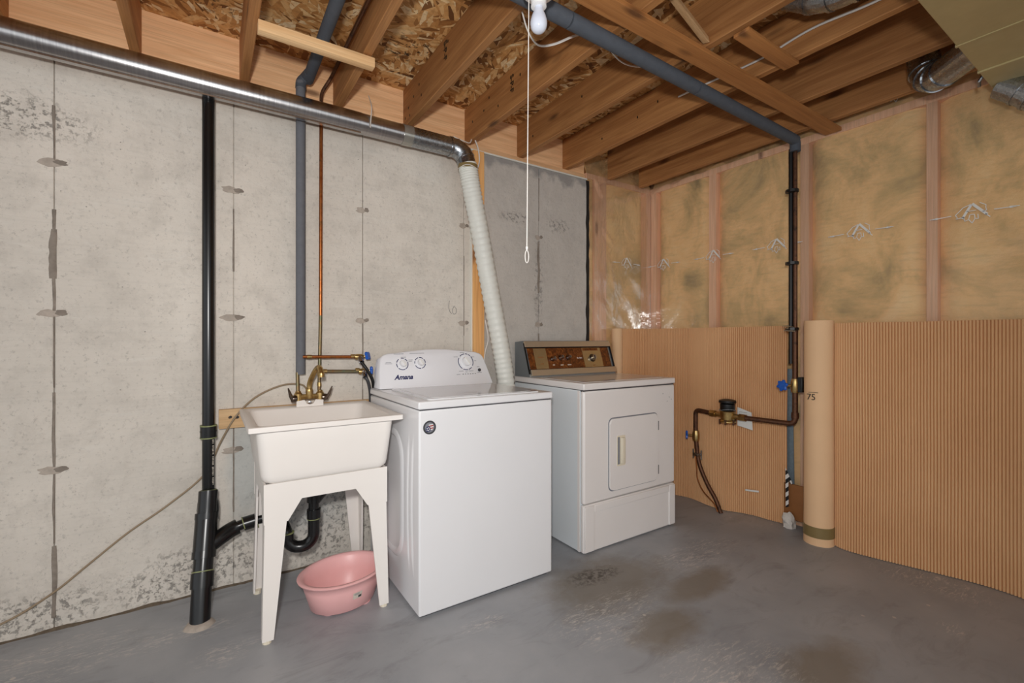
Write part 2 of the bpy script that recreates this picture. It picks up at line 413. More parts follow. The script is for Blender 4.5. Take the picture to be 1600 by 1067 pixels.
def mprism(name, mat, parent, poly, axis, a, b, bev=0.0, smooth=False):
    bm = new_bm(); prism(bm, poly, axis, a, b)
    if bev: bmesh.ops.bevel(bm, geom=bm.edges[:], offset=bev, segments=2, profile=0.5, affect='EDGES')
    return finish(name, bm, mat, parent, smooth=smooth or bool(bev), flatbig=True)
def rrect(x0, x1, z0, z1, r, n=5):
    out = []
    for cx, cz, a0 in ((x1 - r, z1 - r, 0), (x0 + r, z1 - r, 90), (x0 + r, z0 + r, 180), (x1 - r, z0 + r, 270)):
        for k in range(n + 1):
            t = math.radians(a0 + 90 * k / n); out.append((cx + r * math.cos(t), cz + r * math.sin(t)))
    return out
def grid(bm, nu, nv, fn):
    V = [[bm.verts.new(fn(i / nu, j / nv)) for j in range(nv + 1)] for i in range(nu + 1)]
    for i in range(nu):
        for j in range(nv): bm.faces.new((V[i][j], V[i + 1][j], V[i + 1][j + 1], V[i][j + 1]))
    return V
def solid(bm, d):
    """give an open sheet a thickness"""
    bmesh.ops.recalc_face_normals(bm, faces=bm.faces)
    bmesh.ops.solidify(bm, geom=bm.faces[:], thickness=d)
def text_part(name, mat, parent, body, size, mtx, shear=0.0, bold=0.0):
    cu = bpy.data.curves.new(name, 'FONT'); cu.body = body; cu.size = size; cu.extrude = 0.0004; cu.shear = shear; cu.offset = bold
    cu.align_x = 'CENTER'; cu.align_y = 'CENTER'
    o = bpy.data.objects.new(name + '_curve', cu)
    me = bpy.data.meshes.new_from_object(o)
    bpy.data.objects.remove(o)
    bm = new_bm(); bm.from_mesh(me); bmesh.ops.transform(bm, matrix=mtx, verts=bm.verts)
    return finish(name, bm, mat, parent)
def frame(c, x, y):
    """matrix with local x,y axes and origin c"""
    x = Vector(x).normalized(); y = Vector(y).normalized(); z = x.cross(y)
    m = Matrix((x, y, z)).transposed().to_4x4(); m.translation = Vector(c); return m
N3 = lambda x, y, z: noise.noise(Vector((x, y, z)))

# ================================================================ SETTING
WY = 2.57            # face of the poured wall
RX = 3.11            # face of the insulated stud wall
JB, JT = 2.42, 2.64  # joist underside / subfloor underside

bm = new_bm(); box(bm, -4.0, 3.5, -3.5, 2.9, -0.12, 0.0)
floor = struct(finish('floor', bm, 'floor_paint', origin=(0, 0, 0)), 'worn grey painted concrete basement floor')

# ---- poured concrete wall, one slab with its form panels
bm = new_bm(); box(bm, -4.0, 2.375, WY + 0.012, WY + 0.2, 0.0, 2.38)
wall_back = struct(finish('wall_back', bm, 'concrete', origin=(0, 0, 0)), 'poured grey concrete wall with form panel seams')
seams = [-4.0, -2.96, -2.35, -1.74, -1.13, -0.52, 0.101, 0.711, 1.337, 1.922, 2.37]
for x0, x1 in zip(seams, seams[1:]):
    bm = new_bm(); box(bm, x0 + 0.0015, x1 - 0.0015, WY, WY + 0.013, 0.0, 2.372)
    bmesh.ops.bevel(bm, geom=[e for e in bm.edges if abs(e.verts[0].co.x - e.verts[1].co.x) < 1e-4 and abs(e.verts[0].co.y - e.verts[1].co.y) < 1e-4 and e.verts[0].co.y < WY + 0.001], offset=0.002, segments=1, affect='EDGES')
    finish('form_panel', bm, 'concrete', wall_back)
def ragged(name, mat, parent, x, z0, z1, w, depth, seed, fill=1.0):
    bm = new_bm(); n = max(6, int((z1 - z0) / 0.02)); rows = []
    for i in range(n + 1):
        z = z0 + (z1 - z0) * i / n
        l = w * (0.35 + 0.9 * abs(N3(seed, z * 6, 0.3)) + 0.3 * abs(N3(seed, z * 28, 2.2)))
        r = w * (0.25 + 0.5 * abs(N3(seed + 9, z * 7, 1.7)))
        d = depth * (0.5 + abs(N3(seed + 4, z * 15, 0)))
        rows.append([bm.verts.new(p) for p in ((x - l, WY + 0.001, z), (x - l * 0.3, WY - d, z), (x + r * 0.5, WY - d * 0.8, z), (x + r, WY + 0.001, z))])
    for a, b in zip(rows, rows[1:]):
        for k in range(3): bm.faces.new((a[k], a[k + 1], b[k + 1], b[k]))
    return finish(name, bm, mat, parent, smooth=True)
for x, z0, z1, w in ((-0.52, 1.60, 1.70, 0.016), (-0.52, 1.42, 1.62, 0.022), (-0.52, 1.29, 1.44, 0.012), (-0.52, 0.98, 1.27, 0.006), (-0.52, 0.66, 0.96, 0.012), (-0.52, 0.35, 0.63, 0.008), (-0.52, 0.05, 0.34, 0.018), (-0.52, 1.9, 2.12, 0.008), (1.922, 0.85, 1.22, 0.018), (1.922, 1.5, 1.86, 0.02), (0.711, 1.0, 1.26, 0.01), (1.337, 1.2, 1.7, 0.006), (1.922, 2.0, 2.3, 0.006), (0.101, 1.5, 1.8, 0.007), (0.711, 0.2, 0.9, 0.006), (0.101, 0.35, 0.75, 0.008)):
    ragged('form_seam', 'ridge', wall_back, x, z0, z1, w, 0.004, x * 7 + z0 * 3)
def blob(name, mat, parent, x, z, rx, rz, d, seed):
    bm = new_bm(); n = 18
    prof = [(1.0, 0.0), (0.9, 0.8), (0.55, 1.0)]
    rings = []
    for f, h in prof:
        rings.append([bm.verts.new((x + math.cos(t) * rx * f * (1 + 0.5 * N3(seed, math.cos(t) * 1.5, math.sin(t) * 1.5)), WY + 0.001 - d * h, z + math.sin(t) * rz * f * (1 + 0.5 * N3(seed + 5, math.cos(t) * 1.5, math.sin(t) * 1.5)))) for t in [2 * math.pi * k / n for k in range(n)]])
    for a, b in zip(rings, rings[1:]):
        for k in range(n): bm.faces.new((a[k], a[(k + 1) % n], b[(k + 1) % n], b[k]))
    bm.faces.new(rings[-1])
    return finish(name, bm, mat, parent, smooth=True)
for i, x in enumerate(seams[4:-1]):
    for j, z in enumerate((1.888, 1.279, 0.645)):
        s_ = i * 3.3 + j * 1.7
        big = x in (-0.52, 0.101)
        blob('tie_patch', 'mortar', wall_back, x - 0.012, z, 0.04 if big else 0.027, 0.017, 0.003, s_)
        blob('tie_patch', 'ridge', wall_back, x + 0.02, z + 0.004, 0.022 if big else 0.014, 0.012, 0.004, s_ + 8)
# a flat spalled flake left of the first seam, and a few stuck dabs
def flake(pts, d=0.003, mat='mortar'):
    bm = new_bm(); prism(bm, pts, 'y', WY - d, WY + 0.001); return finish('spalled_flake', bm, mat, wall_back)
flake([(-0.575, 1.262), (-0.56, 1.27), (-0.525, 1.262), (-0.526, 1.03), (-0.545, 1.035), (-0.572, 1.05), (-0.578, 1.1), (-0.57, 1.14), (-0.573, 1.19), (-0.566, 1.22)], 0.002, 'concrete')
# numeral pencilled on the concrete: 10
bm = new_bm()
tube(bm, spline([(1.236, WY - 0.001, 1.415), (1.232, WY - 0.001, 1.375), (1.240, WY - 0.001, 1.347), (1.252, WY - 0.001, 1.335)], 5), 0.0012, 5)
tube(bm, spline([(1.268, WY - 0.001, 1.385), (1.258, WY - 0.001, 1.36), (1.262, WY - 0.001, 1.335), (1.280, WY - 0.001, 1.338), (1.283, WY - 0.001, 1.365), (1.270, WY - 0.001, 1.378)], 5), 0.0012, 5)
finish('pencil_mark', bm, 'dark_grey', wall_back)
# crumbly dark line where the slab meets the wall
bm = new_bm(); rows = []
for i in range(240):
    x = -2.6 + 4.97 * i / 239; h = 0.004 + 0.016 * max(0, N3(x * 7, 3, 0)) + 0.008 * abs(N3(x * 40, 1, 0)); d = 0.004 + 0.012 * abs(N3(x * 25, 8, 0))
    rows.append([bm.verts.new(p) for p in ((x, WY - d - 0.006, 0.0), (x, WY - d, h * 0.6), (x, WY + 0.001, h))])
for a_, b_ in zip(rows, rows[1:]):
    for k in range(2): bm.faces.new((a_[k], a_[k + 1], b_[k + 1], b_[k]))
finish('slab_joint', bm, 'slab_joint', wall_back, smooth=True)
# wall sill gasket and the tarry gap at its right-hand end
mbox('sill_gasket', 'hose_white', wall_back, -4.0, 2.37, WY - 0.006, WY + 0.15, 2.374, 2.384)
mbox('sill_plate', 'rim_wood', wall_back, -4.0, 2.37, WY + 0.02, WY + 0.16, 2.384, 2.422)
bm = new_bm()
rows = []
for i in range(60):
    z = 2.37 * i / 59
    l = 2.366 + 0.012 * N3(3, z * 9, 0); r = 2.392 + 0.008 * N3(7, z * 14, 0)
    rows.append([bm.verts.new(p) for p in ((l, WY - 0.004, z), ((l + r) / 2, WY - 0.001, z), (r, WY - 0.004, z), (r, WY + 0.03, z), (l, WY + 0.03, z))])
for a_, b_ in zip(rows, rows[1:]):
    for k in range(5): bm.faces.new((a_[k], a_[(k + 1) % 5], b_[(k + 1) % 5], b_[k]))
finish('tar_joint', bm, 'tar', wall_back, smooth=True)

# ---- ceiling: strand board with each joist a piece of it
bm = new_bm(); box(bm, -4.0, 3.5, -3.5, 2.9, JT, JT + 0.018)
ceiling = struct(finish('ceiling', bm, 'strand_board', origin=(0, 0, 0)), 'open joist ceiling with strand board subfloor above')
mbox('rim_board', 'rim_wood', ceiling, -4.0, 2.38, WY + 0.04, WY + 0.078, 2.422, JT)
joist_x = [-3.1, -2.7, -2.3, -1.9, -1.5, -1.1, -0.695, -0.285, 0.126, 0.562, 0.955, 1.36, 1.762, 2.165, 2.575, 2.93]
jm = {}
for i, x in enumerate(joist_x):
    bm = new_bm(); L = 2.608 if x < 2.4 else 2.56
    # every joist has a slightly crooked arris
    vs = box(bm, x, x + 0.038, -3.4, L, JB + random.uniform(-0.004, 0.003), JT - 0.001)
    bmesh.ops.bevel(bm, geom=bm.edges[:], offset=0.003, segments=1, affect='EDGES')
    o = finish('joist', bm, 'joist_wood', ceiling); jm[x] = o
# dark nail heads at the joist ends
def nails(x, spots, side=-1):
    for (y, z) in spots:
        xx = x - 0.0005 if side < 0 else x + 0.0385
        bm = new_bm(); lathe(bm, [(0.0045, -0.001), (0.0045, 0.001)], (xx, y, z), 'x', 8, 1.0, 1.8)
        finish('nail', bm, 'black', jm[x])
nails(0.955, [(2.57, 2.46), (2.52, 2.50), (2.50, 2.45), (2.44, 2.53), (2.36, 2.56), (2.33, 2.49), (2.0, 2.60)])
nails(1.36, [(2.50, 2.52), (2.36, 2.53), (2.30, 2.58), (2.2, 2.49), (1.98, 2.56)])
nails(1.762, [(2.42, 2.50), (1.95, 2.55)])
nails(2.165, [(2.2, 2.5), (1.9, 2.52), (1.75, 2.55)])
# ink stamps on two joists
for x, y, z in ((0.955, 2.03, 2.57), (1.36, 2.06, 2.55)):
    text_part('ink_stamp', 'black', jm[x], 'S-P-F', 0.046, frame((x - 0.0012, y, z), (0, 0, -1), (0, -1, 0)), bold=0.001)

# ---- insulated stud walls: right wall and the short return beside the poured wall
def stud_wall(name, label, to_world, length, studs, u_start, marks, z_top=2.40):
    """built in wall coordinates: u along the wall, w = depth behind the film, z up"""
    def wbox(n, m, par, u0, u1, w0, w1, z0, z1, bev=0.0):
        bm = new_bm(); box(bm, u0, u1, w0, w1, z0, z1, bev=bev)
        for v in bm.verts: v.co = to_world(v.co.x, v.co.y, v.co.z)
        return finish(n, bm, m, par)
    bm = new_bm(); box(bm, u_start, length + 0.12, 0.1, 0.13, 0, JT)
    for v in bm.verts: v.co = to_world(v.co.x, v.co.y, v.co.z)
    w = struct(finish(name, bm, 'brown_board', origin=(0, 0, 0)), label)
    wbox('top_plate', 'stud_wood', w, u_start, length, 0.006, 0.095, z_top, z_top + 0.042)
    wbox('bottom_plate', 'stud_wood', w, u_start, length, 0.006, 0.095, 0.0, 0.038)
    for u0, u1 in studs: wbox('stud', 'stud_wood', w, u0, u1, 0.006, 0.095, 0.038, z_top)
    edges = [u_start] + [e for s in studs for e in s] + [length]
    for k in range(0, len(edges) - 1, 2):
        a_, b_ = edges[k], edges[k + 1]
        if b_ - a_ < 0.03: continue
        bm = new_bm()
        def fn(s, t, a_=a_, b_=b_):
            u = a_ + (b_ - a_) * s; z = 0.04 + (z_top - 0.04) * t
            e = min(1, 8 * min(s, 1 - s)) ** 0.5
            return to_world(u, 0.060 - 0.046 * e - 0.012 * N3(u * 4, z * 3, 1.3) * e, z)
        grid(bm, max(6, int((b_ - a_) * 24)), 40, fn)
        finish('insulation_batt', bm, 'fibreglass', w, smooth=True, angle=180)
    return w, wbox
to_r = lambda u, w, z: Vector((RX + w, u, z))
studs_r = [(-1.09, -1.05), (-0.47, -0.43), (0.145, 0.185), (0.763, 0.806), (1.368, 1.416), (1.995, 2.05), (2.535, 2.588)]
wall_right, wbr = stud_wall('wall_right', 'insulated stud wall under clear polythene', to_r, 2.6, studs_r, -3.4, None)
to_b = lambda u, w, z: Vector((u, WY + 0.02 + w, z))
wall_return, wbb = stud_wall('wall_corner', 'short insulated stud wall return in the corner', to_b, 3.13, [(2.475, 2.515), (2.517, 2.6), (3.06, 3.128)], 2.39, None)

def film(name, parent, to_world, u0, u1, z0, z1, nu, nv, amp, skirt):
    bm = new_bm()
    def fn(s, t):
        u = u0 + (u1 - u0) * s; z = z0 + (z1 - z0) * t
        w = -0.006 - amp * (0.5 + 0.5 * N3(u * 3.1, z * 1.7, 4)) - amp * 0.5 * N3(u * 9 + z * 5, z * 6, 1)
        if z > skirt: w += (z - skirt) * 0.28           # folds back over the plate
        return to_world(u, w, z)
    grid(bm, nu, nv, fn)
    return finish(name, bm, 'polythene', parent, smooth=True, angle=180)
film('polythene_film', wall_right, to_r, -3.4, 2.585, 0.02, 2.62, 150, 70, 0.010, 2.43)
film('polythene_film', wall_return, to_b, 2.38, 3.10, 0.02, 2.62, 40, 70, 0.010, 2.43)
# dim insulation tucked above the plates
for par, to_w, u0, u1 in ((wall_right, to_r, -3.4, 2.58), (wall_return, to_b, 2.40, 3.12)):
    bm = new_bm()
    grid(bm, 60, 6, lambda s, t: to_w(u0 + (u1 - u0) * s, 0.02 + 0.06 * t + 0.02 * N3((u0 + (u1 - u0) * s) * 5, t * 2, 7), 2.445 + 0.19 * t))
    finish('insulation_batt', bm, 'fibreglass', par, smooth=True, angle=180)
# printed marks on the film: roof chevron over a leaf outline between two arrows
def stroke(bm, pts, w, to_w, u, z, sgn, off):
    P = [Vector((p[0], p[1])) for p in pts]
    for a_, b_ in zip(P, P[1:]):
        d = (b_ - a_).normalized(); nrm = Vector((-d.y, d.x)) * w / 2
        q = [a_ - nrm, b_ - nrm, b_ + nrm, a_ + nrm]
        lo = [bm.verts.new(to_w(u + sgn * p.x, off, z + p.y)) for p in q]
        hi = [bm.verts.new(to_w(u + sgn * p.x, off - 0.0006, z + p.y)) for p in q]
        for i in range(4): bm.faces.new((lo[i], lo[(i + 1) % 4], hi[(i + 1) % 4], hi[i]))
        bm.faces.new(hi)
def film_mark(parent, to_w, u, z, sgn, k=1.0, off=-0.022):
    bm = new_bm(); S = lambda pts: [(p[0] * k, p[1] * k) for p in pts]
    stroke(bm, S([(-0.035, -0.02), (-0.003, 0.042)]), 0.010, to_w, u, z, sgn, off)
    stroke(bm, S([(0.0, 0.046), (0.052, -0.016)]), 0.011, to_w, u, z, sgn, off)
    stroke(bm, S([(0.046, -0.012), (0.062, -0.03)]), 0.004, to_w, u, z, sgn, off)
    leaf = [(-0.004, 0.045), (-0.034, 0.032), (-0.038, 0.026), (-0.06, 0.002), (-0.052, -0.012), (-0.058, -0.018), (-0.03, -0.012), (-0.026, -0.034), (-0.012, -0.028), (0.0, -0.048), (0.01, -0.028), (0.022, -0.03), (0.02, -0.008)]
    stroke(bm, S(leaf), 0.0032, to_w, u, z, sgn, off)
    stroke(bm, S([(0.026, 0.046), (0.048, 0.03), (0.047, 0.018), (0.05, 0.004), (0.036, 0.0)]), 0.003, to_w, u, z, sgn, off)
    stroke(bm, S([(-0.012, -0.026), (-0.008, -0.006), (0.008, -0.006), (0.01, -0.026)]), 0.003, to_w, u, z, sgn, off)
    stroke(bm, S([(-0.02, 0.012), (0.014, 0.012)]), 0.003, to_w, u, z, sgn, off)
    for s_ in (-1, 1):
        stroke(bm, S([(s_ * 0.075, 0.002), (s_ * 0.125, 0.0)]), 0.0035, to_w, u, z, sgn, off)
        for q in range(3): stroke(bm, S([(s_ * (0.125 + q * 0.01), 0), (s_ * (0.137 + q * 0.01), 0)]), 0.009 - q * 0.0028, to_w, u, z, sgn, off)
    finish('printed_mark', bm, 'white', parent)
for y in (1.998, 1.548, 1.092, 0.629, 0.17): film_mark(wall_right, to_r, y, 1.787, -1)
film_mark(wall_right, to_r, 2.44, 1.787, -1)
film_mark(wall_return, to_b, 2.80, 1.787, 1)
film_mark(wall_right, to_r, 0.93, 2.505, -1, 0.9, off=-0.004)

# ================================================================ CEILING FITTINGS
strap = mbox('strapping_board', 'strap_wood', None, 0.97, 3.08, 1.175, 1.262, JB - 0.024, JB - 0.005, bev=0.002)
tag(strap, 'long flat strapping board nailed across under the joists', 'board')
bm = new_bm(); box(bm, 0.160, 0.612, 2.02, 2.060, JB - 0.048, JB - 0.006, bev=0.002)
tag(finish('pipe_support_board', bm, 'pale_wood', smooth=True), 'pale short board under two joists carrying the grey foam pipe', 'board')
bm = new_bm(); box(bm, 1.785, 2.19, 1.00, 1.065, JB - 0.02, JB - 0.005, bev=0.002)
tag(finish('wood_cleat', bm, 'strap_wood', smooth=True), 'short wooden cleat bridging two joists, white cable passing behind it', 'board')
bm = new_bm(); tube(bm, [(1.41, 1.13, 2.52), (1.755, 1.17, 2.44)], [0.028, 0.028], 4, flat=0.55); 
tag(finish('bridging_strut', bm, 'pale_wood'), 'pale angled bridging strut between joists behind the strapping board', 'strut')

# ---- lamp holder with bulb and pull string
LX, LY = 0.897, 1.200
fx = thing('lamp_holder', 'white porcelain pull-chain lamp holder with bare bulb under joist', 'light fixture', (LX, LY, 2.17))
def zz(z): return 1.17 + (z - 1.17) * 0.9346
def sc_(prof): return [(r * 0.9346, zz(z)) for r, z in prof]
mlathe('base', 'porcelain', fx, sc_([(0.0, 2.40), (0.058, 2.40), (0.060, 2.392), (0.055, 2.378), (0.034, 2.366), (0.027, 2.350), (0.027, 2.332), (0.020, 2.330), (0.0, 2.330)]), (LX, LY, 0), seg=28)
mlathe('box_cover', 'steel_grey', fx, [(0.0, 2.44), (0.050, 2.44), (0.050, zz(2.40)), (0.0, zz(2.40))], (LX, LY, 0), seg=8)
mlathe('bulb', 'bulb_glass', fx, sc_([(0.0, 2.338), (0.014, 2.338), (0.0145, 2.326), (0.018, 2.314), (0.025, 2.298), (0.0293, 2.280), (0.0293, 2.270), (0.0265, 2.257), (0.019, 2.247), (0.010, 2.2425), (0.0, 2.241)]), (LX, LY, 0), seg=28)
st = cyl('pull_string', 'cable_white', fx, (0.850, 1.189, zz(2.365)), (0.842, 1.189, 1.455), 0.0016, 6)
mlathe('tassel', 'white', st, [(0.0, 1.47), (0.004, 1.467), (0.003, 1.458), (0.0, 1.456)], (0.842, 1.189, 0), seg=8)
bm = new_bm(); tube(bm, [(0.842 + 0.007 * math.sin(t), 1.189, 1.436 + 0.02 * math.cos(t)) for t in [k * math.pi / 8 for k in range(17)]], 0.0014, 6)
finish('loop', bm, 'cable_white', st, smooth=True)

# ---- electrical cables
def cable(name, label, pts, r=0.006, mat='cable_white', flat=0.55, n=8, cat='cable', group=None):
    bm = new_bm(); tube(bm, spline(pts, n), r, 8, flat=flat)
    return tag(finish(name, bm, mat, smooth=True), label, cat, group)
cable('electrical_cable', 'white cable drooping in a loop beside the bare bulb', [(0.985, 1.44, 2.455), (0.999, 1.44, 2.42), (1.04, 1.46, 2.375), (1.10, 1.476, 2.352), (1.17, 1.462, 2.372), (1.25, 1.44, 2.42), (1.34, 1.43, 2.47)])
cable('electrical_cable', 'white cable sagging between joists behind the dark ceiling pipe', [(1.42, 1.47, 2.50), (1.49, 1.468, 2.466), (1.55, 1.466, 2.437), (1.62, 1.466, 2.436), (1.70, 1.462, 2.455), (1.757, 1.46, 2.48)])
cable('electrical_cable', 'long white cable stapled along the side of a joist, up right', [(2.155, -3.0, 2.50), (2.155, -0.5, 2.48), (2.155, 0.3, 2.49), (2.152, 0.68, 2.48), (2.155, 0.93, 2.505), (2.155, 1.15, 2.487), (2.155, 1.40, 2.50), (2.155, 1.6, 2.51)], 0.009)
for k, yy in enumerate((1.19, 1.165)):
    cable('electrical_cable', ('white cable, upper of two clipped beside the lamp holder', 'white cable, lower of two clipped beside the lamp holder')[k], [(0.955, yy - 0.035, 2.39), (0.985, yy - 0.03, 2.386), (1.03, yy - 0.025, 2.386), (1.085, yy - 0.022, 2.39)], 0.0065)
cable('electrical_cable', 'thin white wire hanging at the wall top beside the duct elbow', [(1.385, 2.52, 2.43), (1.40, 2.50, 2.36), (1.402, 2.49, 2.28), (1.375, 2.48, 2.21), (1.36, 2.475, 2.16)], 0.0042, flat=1)
cable('electrical_cable', 'thin white wire arching over the duct elbow to the sill', [(1.37, 2.525, 2.43), (1.34, 2.50, 2.385), (1.28, 2.46, 2.366), (1.20, 2.44, 2.366)], 0.0036, flat=1)
cable('electrical_cable', 'thin white wire dropping beside the furring strip behind the washer', [(1.477, 2.545, 1.30), (1.495, 2.54, 1.18), (1.47, 2.54, 1.08), (1.46, 2.54, 0.9)], 0.004, flat=1)

# ---- dark foam-covered water main under the joists, then down the right wall
PX, PY = 2.955, 1.372
mp = thing('water_main_pipe', 'dark foam covered water main under joists and down the insulated wall', 'pipe', (PX, PY, 0.63))
def lerp(a, b, t): return tuple(a[i] + (b[i] - a[i]) * t for i in range(3))
A, B = (-0.6, 1.285, 2.378), (2.945, 1.368, 2.375)
for t0, t1 in ((0.0, 0.487), (0.489, 0.715), (0.717, 1.0)):
    cyl('foam_sleeve', 'foam_dark', mp, lerp(A, B, t0), lerp(A, B, t1), 0.030, 20)
mtube('foam_elbow', 'foam_dark', mp, elbowed([(2.90, 1.366, 2.375), (PX, PY, 2.375), (PX, PY, 2.31)], 0.03), 0.0295, 16)
cyl('riser', 'copper_dark', mp, (PX, PY, 2.33), (PX, PY, 1.25), 0.0125, 14)
cyl('black_sleeve', 'black', mp, (PX - 0.005, PY + 0.022, 2.33), (PX - 0.005, PY + 0.022, 1.03), 0.012, 12)
for z in (2.07, 1.635, 1.24):
    cyl('pipe_clip', 'black', mp, (PX - 0.02, PY + 0.008, z - 0.008), (PX - 0.02, PY + 0.008, z + 0.008), 0.036, 10)
mtube('twine', 'cable_tan', mp, [(PX - 0.03 + 0.03 * math.cos(t * 1.9), PY + 0.02 + 0.035 * math.sin(t * 1.9), 1.262 - 0.004 * t) for t in range(10)], 0.0025, 6)
mtube('lower_pipe', 'copper_dark', mp, elbowed([(PX, PY, 1.25), (PX, PY, 0.665), (2.90, 1.66, 0.668)], 0.04), 0.0155, 14)
mlathe('elbow_collar', 'copper_dark', mp, [(0.0, 0.70), (0.021, 0.70), (0.021, 0.735), (0.0, 0.735)], (PX, PY, 0), seg=14)
mlathe('valve_body', 'brass', mp, [(0.0, 0.855), (0.019, 0.855), (0.024, 0.87), (0.024, 0.92), (0.019, 0.94), (0.0, 0.94)], (PX, PY, 0), seg=14)
cyl('valve_stem', 'brass', mp, (PX, PY + 0.01, 0.895), (PX - 0.035, PY + 0.045, 0.897), 0.009, 10)
def star_wheel(name, parent, c, d, r, mat='valve_blue', lobes=6):
    """lobed valve handle facing d"""
    d = Vector(d).normalized(); u = d.orthogonal().normalized(); w = d.cross(u); bm = new_bm(); n = 36; rg = []
    for h, f in ((-0.007, 0.85), (-0.003, 1.0), (0.004, 1.0), (0.008, 0.8)):
        rg.append([bm.verts.new(Vector(c) + d * h + (u * math.cos(t) + w * math.sin(t)) * r * f * (1 + 0.17 * math.cos(lobes * t))) for t in [2 * math.pi * k / n for k in range(n)]])
    for a_, b_ in zip(rg, rg[1:]):
        for k in range(n): bm.faces.new((a_[k], a_[(k + 1) % n], b_[(k + 1) % n], b_[k]))
    bm.faces.new(list(reversed(rg[0]))); bm.faces.new(rg[-1])
    return finish(name, bm, mat, parent, smooth=True)
star_wheel('valve_handle', mp, (PX - 0.045, PY + 0.052, 0.897), (-0.8, 0.1, 0.05), 0.031)
mbox('bracket', 'black', mp, PX - 0.012, PX + 0.05, PY - 0.045, PY - 0.016, 0.86, 0.95, bev=0.004)

# ---- water meter with its inlet
MX, MYc, MZ = 2.90, 1.772, 0.668
wm = thing('water_meter', 'brass water meter with black register lid and pipe into floor', 'water meter', (MX, MYc, 0.0))
mlathe('meter_body', 'brass', wm, [(0.0, 0.618), (0.040, 0.618), (0.052, 0.626), (0.052, 0.634), (0.043, 0.642), (0.045, 0.668), (0.048, 0.695), (0.044, 0.700), (0.0, 0.700)], (MX, MYc, 0), seg=28)
mlathe('register', 'black', wm, [(0.0, 0.700), (0.040, 0.700), (0.046, 0.715), (0.046, 0.745), (0.038, 0.752), (0.0, 0.752)], (MX, MYc, 0), seg=28)
lid = mlathe('register_lid', 'black', wm, [(0.0, 0.754), (0.052, 0.754), (0.055, 0.760), (0.052, 0.770), (0.030, 0.777), (0.0, 0.778)], (MX, MYc, 0), seg=28)
bm = new_bm(); tube(bm, [(MX + 0.05 * math.cos(t), MYc + 0.05 * math.sin(t), 0.709 + 0.006 * math.sin(2 * t)) for t in [2 * math.pi * k / 24 for k in range(25)]], 0.0022, 6)
finish('seal_wire', bm, 'steel_grey', wm, smooth=True)
for k in range(6):
    t = math.pi / 3 * k + 0.3
    cyl('flange_bolt', 'copper_dark', wm, (MX + 0.049 * math.cos(t), MYc + 0.049 * math.sin(t), 0.612), (MX + 0.049 * math.cos(t), MYc + 0.049 * math.sin(t), 0.642), 0.007, 6)
for s_, y0 in ((-1, 1), (1, -1)):
    cyl('spigot', 'brass', wm, (MX, MYc + s_ * 0.035, MZ), (MX, MYc + s_ * 0.085, MZ), 0.018, 14)
    cyl('union_nut', 'brass', wm, (MX, MYc + s_ * 0.085, MZ), (MX, MYc + s_ * 0.125, MZ), 0.024, 6)
mtube('inlet_pipe', 'copper_dark', wm, elbowed([(MX, MYc + 0.12, MZ), (MX, 2.013, MZ + 0.01), (MX, 2.013, 0.50), (MX, 2.003, 0.40)], 0.035), 0.0155, 14)
mlathe('valve_body', 'brass', wm, [(0.0, 0.455), (0.020, 0.455), (0.024, 0.47), (0.024, 0.505), (0.019, 0.53), (0.0, 0.53)], (MX, 2.011, 0), seg=14)
cyl('valve_stem', 'brass', wm, (MX, 2.01, 0.492), (MX - 0.02, 2.06, 0.492), 0.008, 10)
star_wheel('valve_handle', wm, (MX - 0.025, 2.068, 0.492), (-0.6, 0.8, 0), 0.027)
mtube('service_pipe', 'copper_dark', wm, spline([(MX, 2.003, 0.42), (MX, 1.995, 0.34), (MX, 1.968, 0.26), (MX, 1.92, 0.17), (MX, 1.86, 0.085), (MX - 0.005, 1.815, 0.0)]), 0.014, 14)
mtube('ground_wire', 'copper', wm, spline([(MX - 0.01, 2.01, 0.37), (MX - 0.02, 1.99, 0.27), (MX - 0.02, 1.985, 0.20), (MX - 0.02, 1.94, 0.12), (MX - 0.02, 1.86, 0.06), (MX - 0.02, 1.83, 0.01)]), 0.004, 8)
bm = new_bm(); box(bm, MX - 0.022, MX + 0.022, 1.978, 2.022, 0.352, 0.372, bev=0.004)
gc = finish('ground_clamp', bm, 'zinc', wm, smooth=True)
for s_ in (-1, 1): cyl('clamp_screw', 'zinc', gc, (MX, 2.0 + s_ * 0.032, 0.33), (MX, 2.0 + s_ * 0.032, 0.395), 0.005, 8)

# ================================================================ DUCTS
DY, DZ, DR = 2.440, 2.303, 0.0543
vd = thing('vent_duct', 'shiny aluminium vent duct running along top of concrete wall', 'duct', (0.3, DY, DZ - DR))
cyl('duct_section', 'duct_alu', vd, (-2.6, DY, DZ), (0.66, DY, DZ), DR, 36)
cyl('duct_section', 'duct_alu', vd, (0.64, DY, DZ), (0.93, DY, DZ), DR - 0.0015, 36)
cyl('duct_section', 'zinc', vd, (0.905, DY, DZ), (1.186, DY, DZ), DR - 0.001, 36)
cyl('joint_tape', 'tape_clear', vd, (0.885, DY, DZ), (0.94, DY, DZ), DR + 0.001, 36)
cyl('seam_band', 'zinc', vd, (1.17, DY, DZ), (1.185, DY, DZ), DR + 0.003, 36)
bm = new_bm(); cx, cz, Rr = 1.185, DZ - 0.085, 0.085
pts = []
for k in range(6):
    t = math.radians(90 * k / 5); pts.append((cx + Rr * math.sin(t), DY - 0.03 * k / 5, cz + Rr * math.cos(t)))
tube(bm, pts + [(cx + Rr + 0.002, DY - 0.035, cz - 0.03)], DR, 28)
el = finish('elbow', bm, 'zinc', vd, smooth=True, angle=14)
for k in range(1, 5):
    p0 = Vector(pts[k]); d = (Vector(pts[min(k + 1, 5)]) - Vector(pts[k - 1])).normalized() * 0.0025
    cyl('elbow_bead', 'zinc', el, p0 - d, p0 + d, DR + 0.0022, 28)
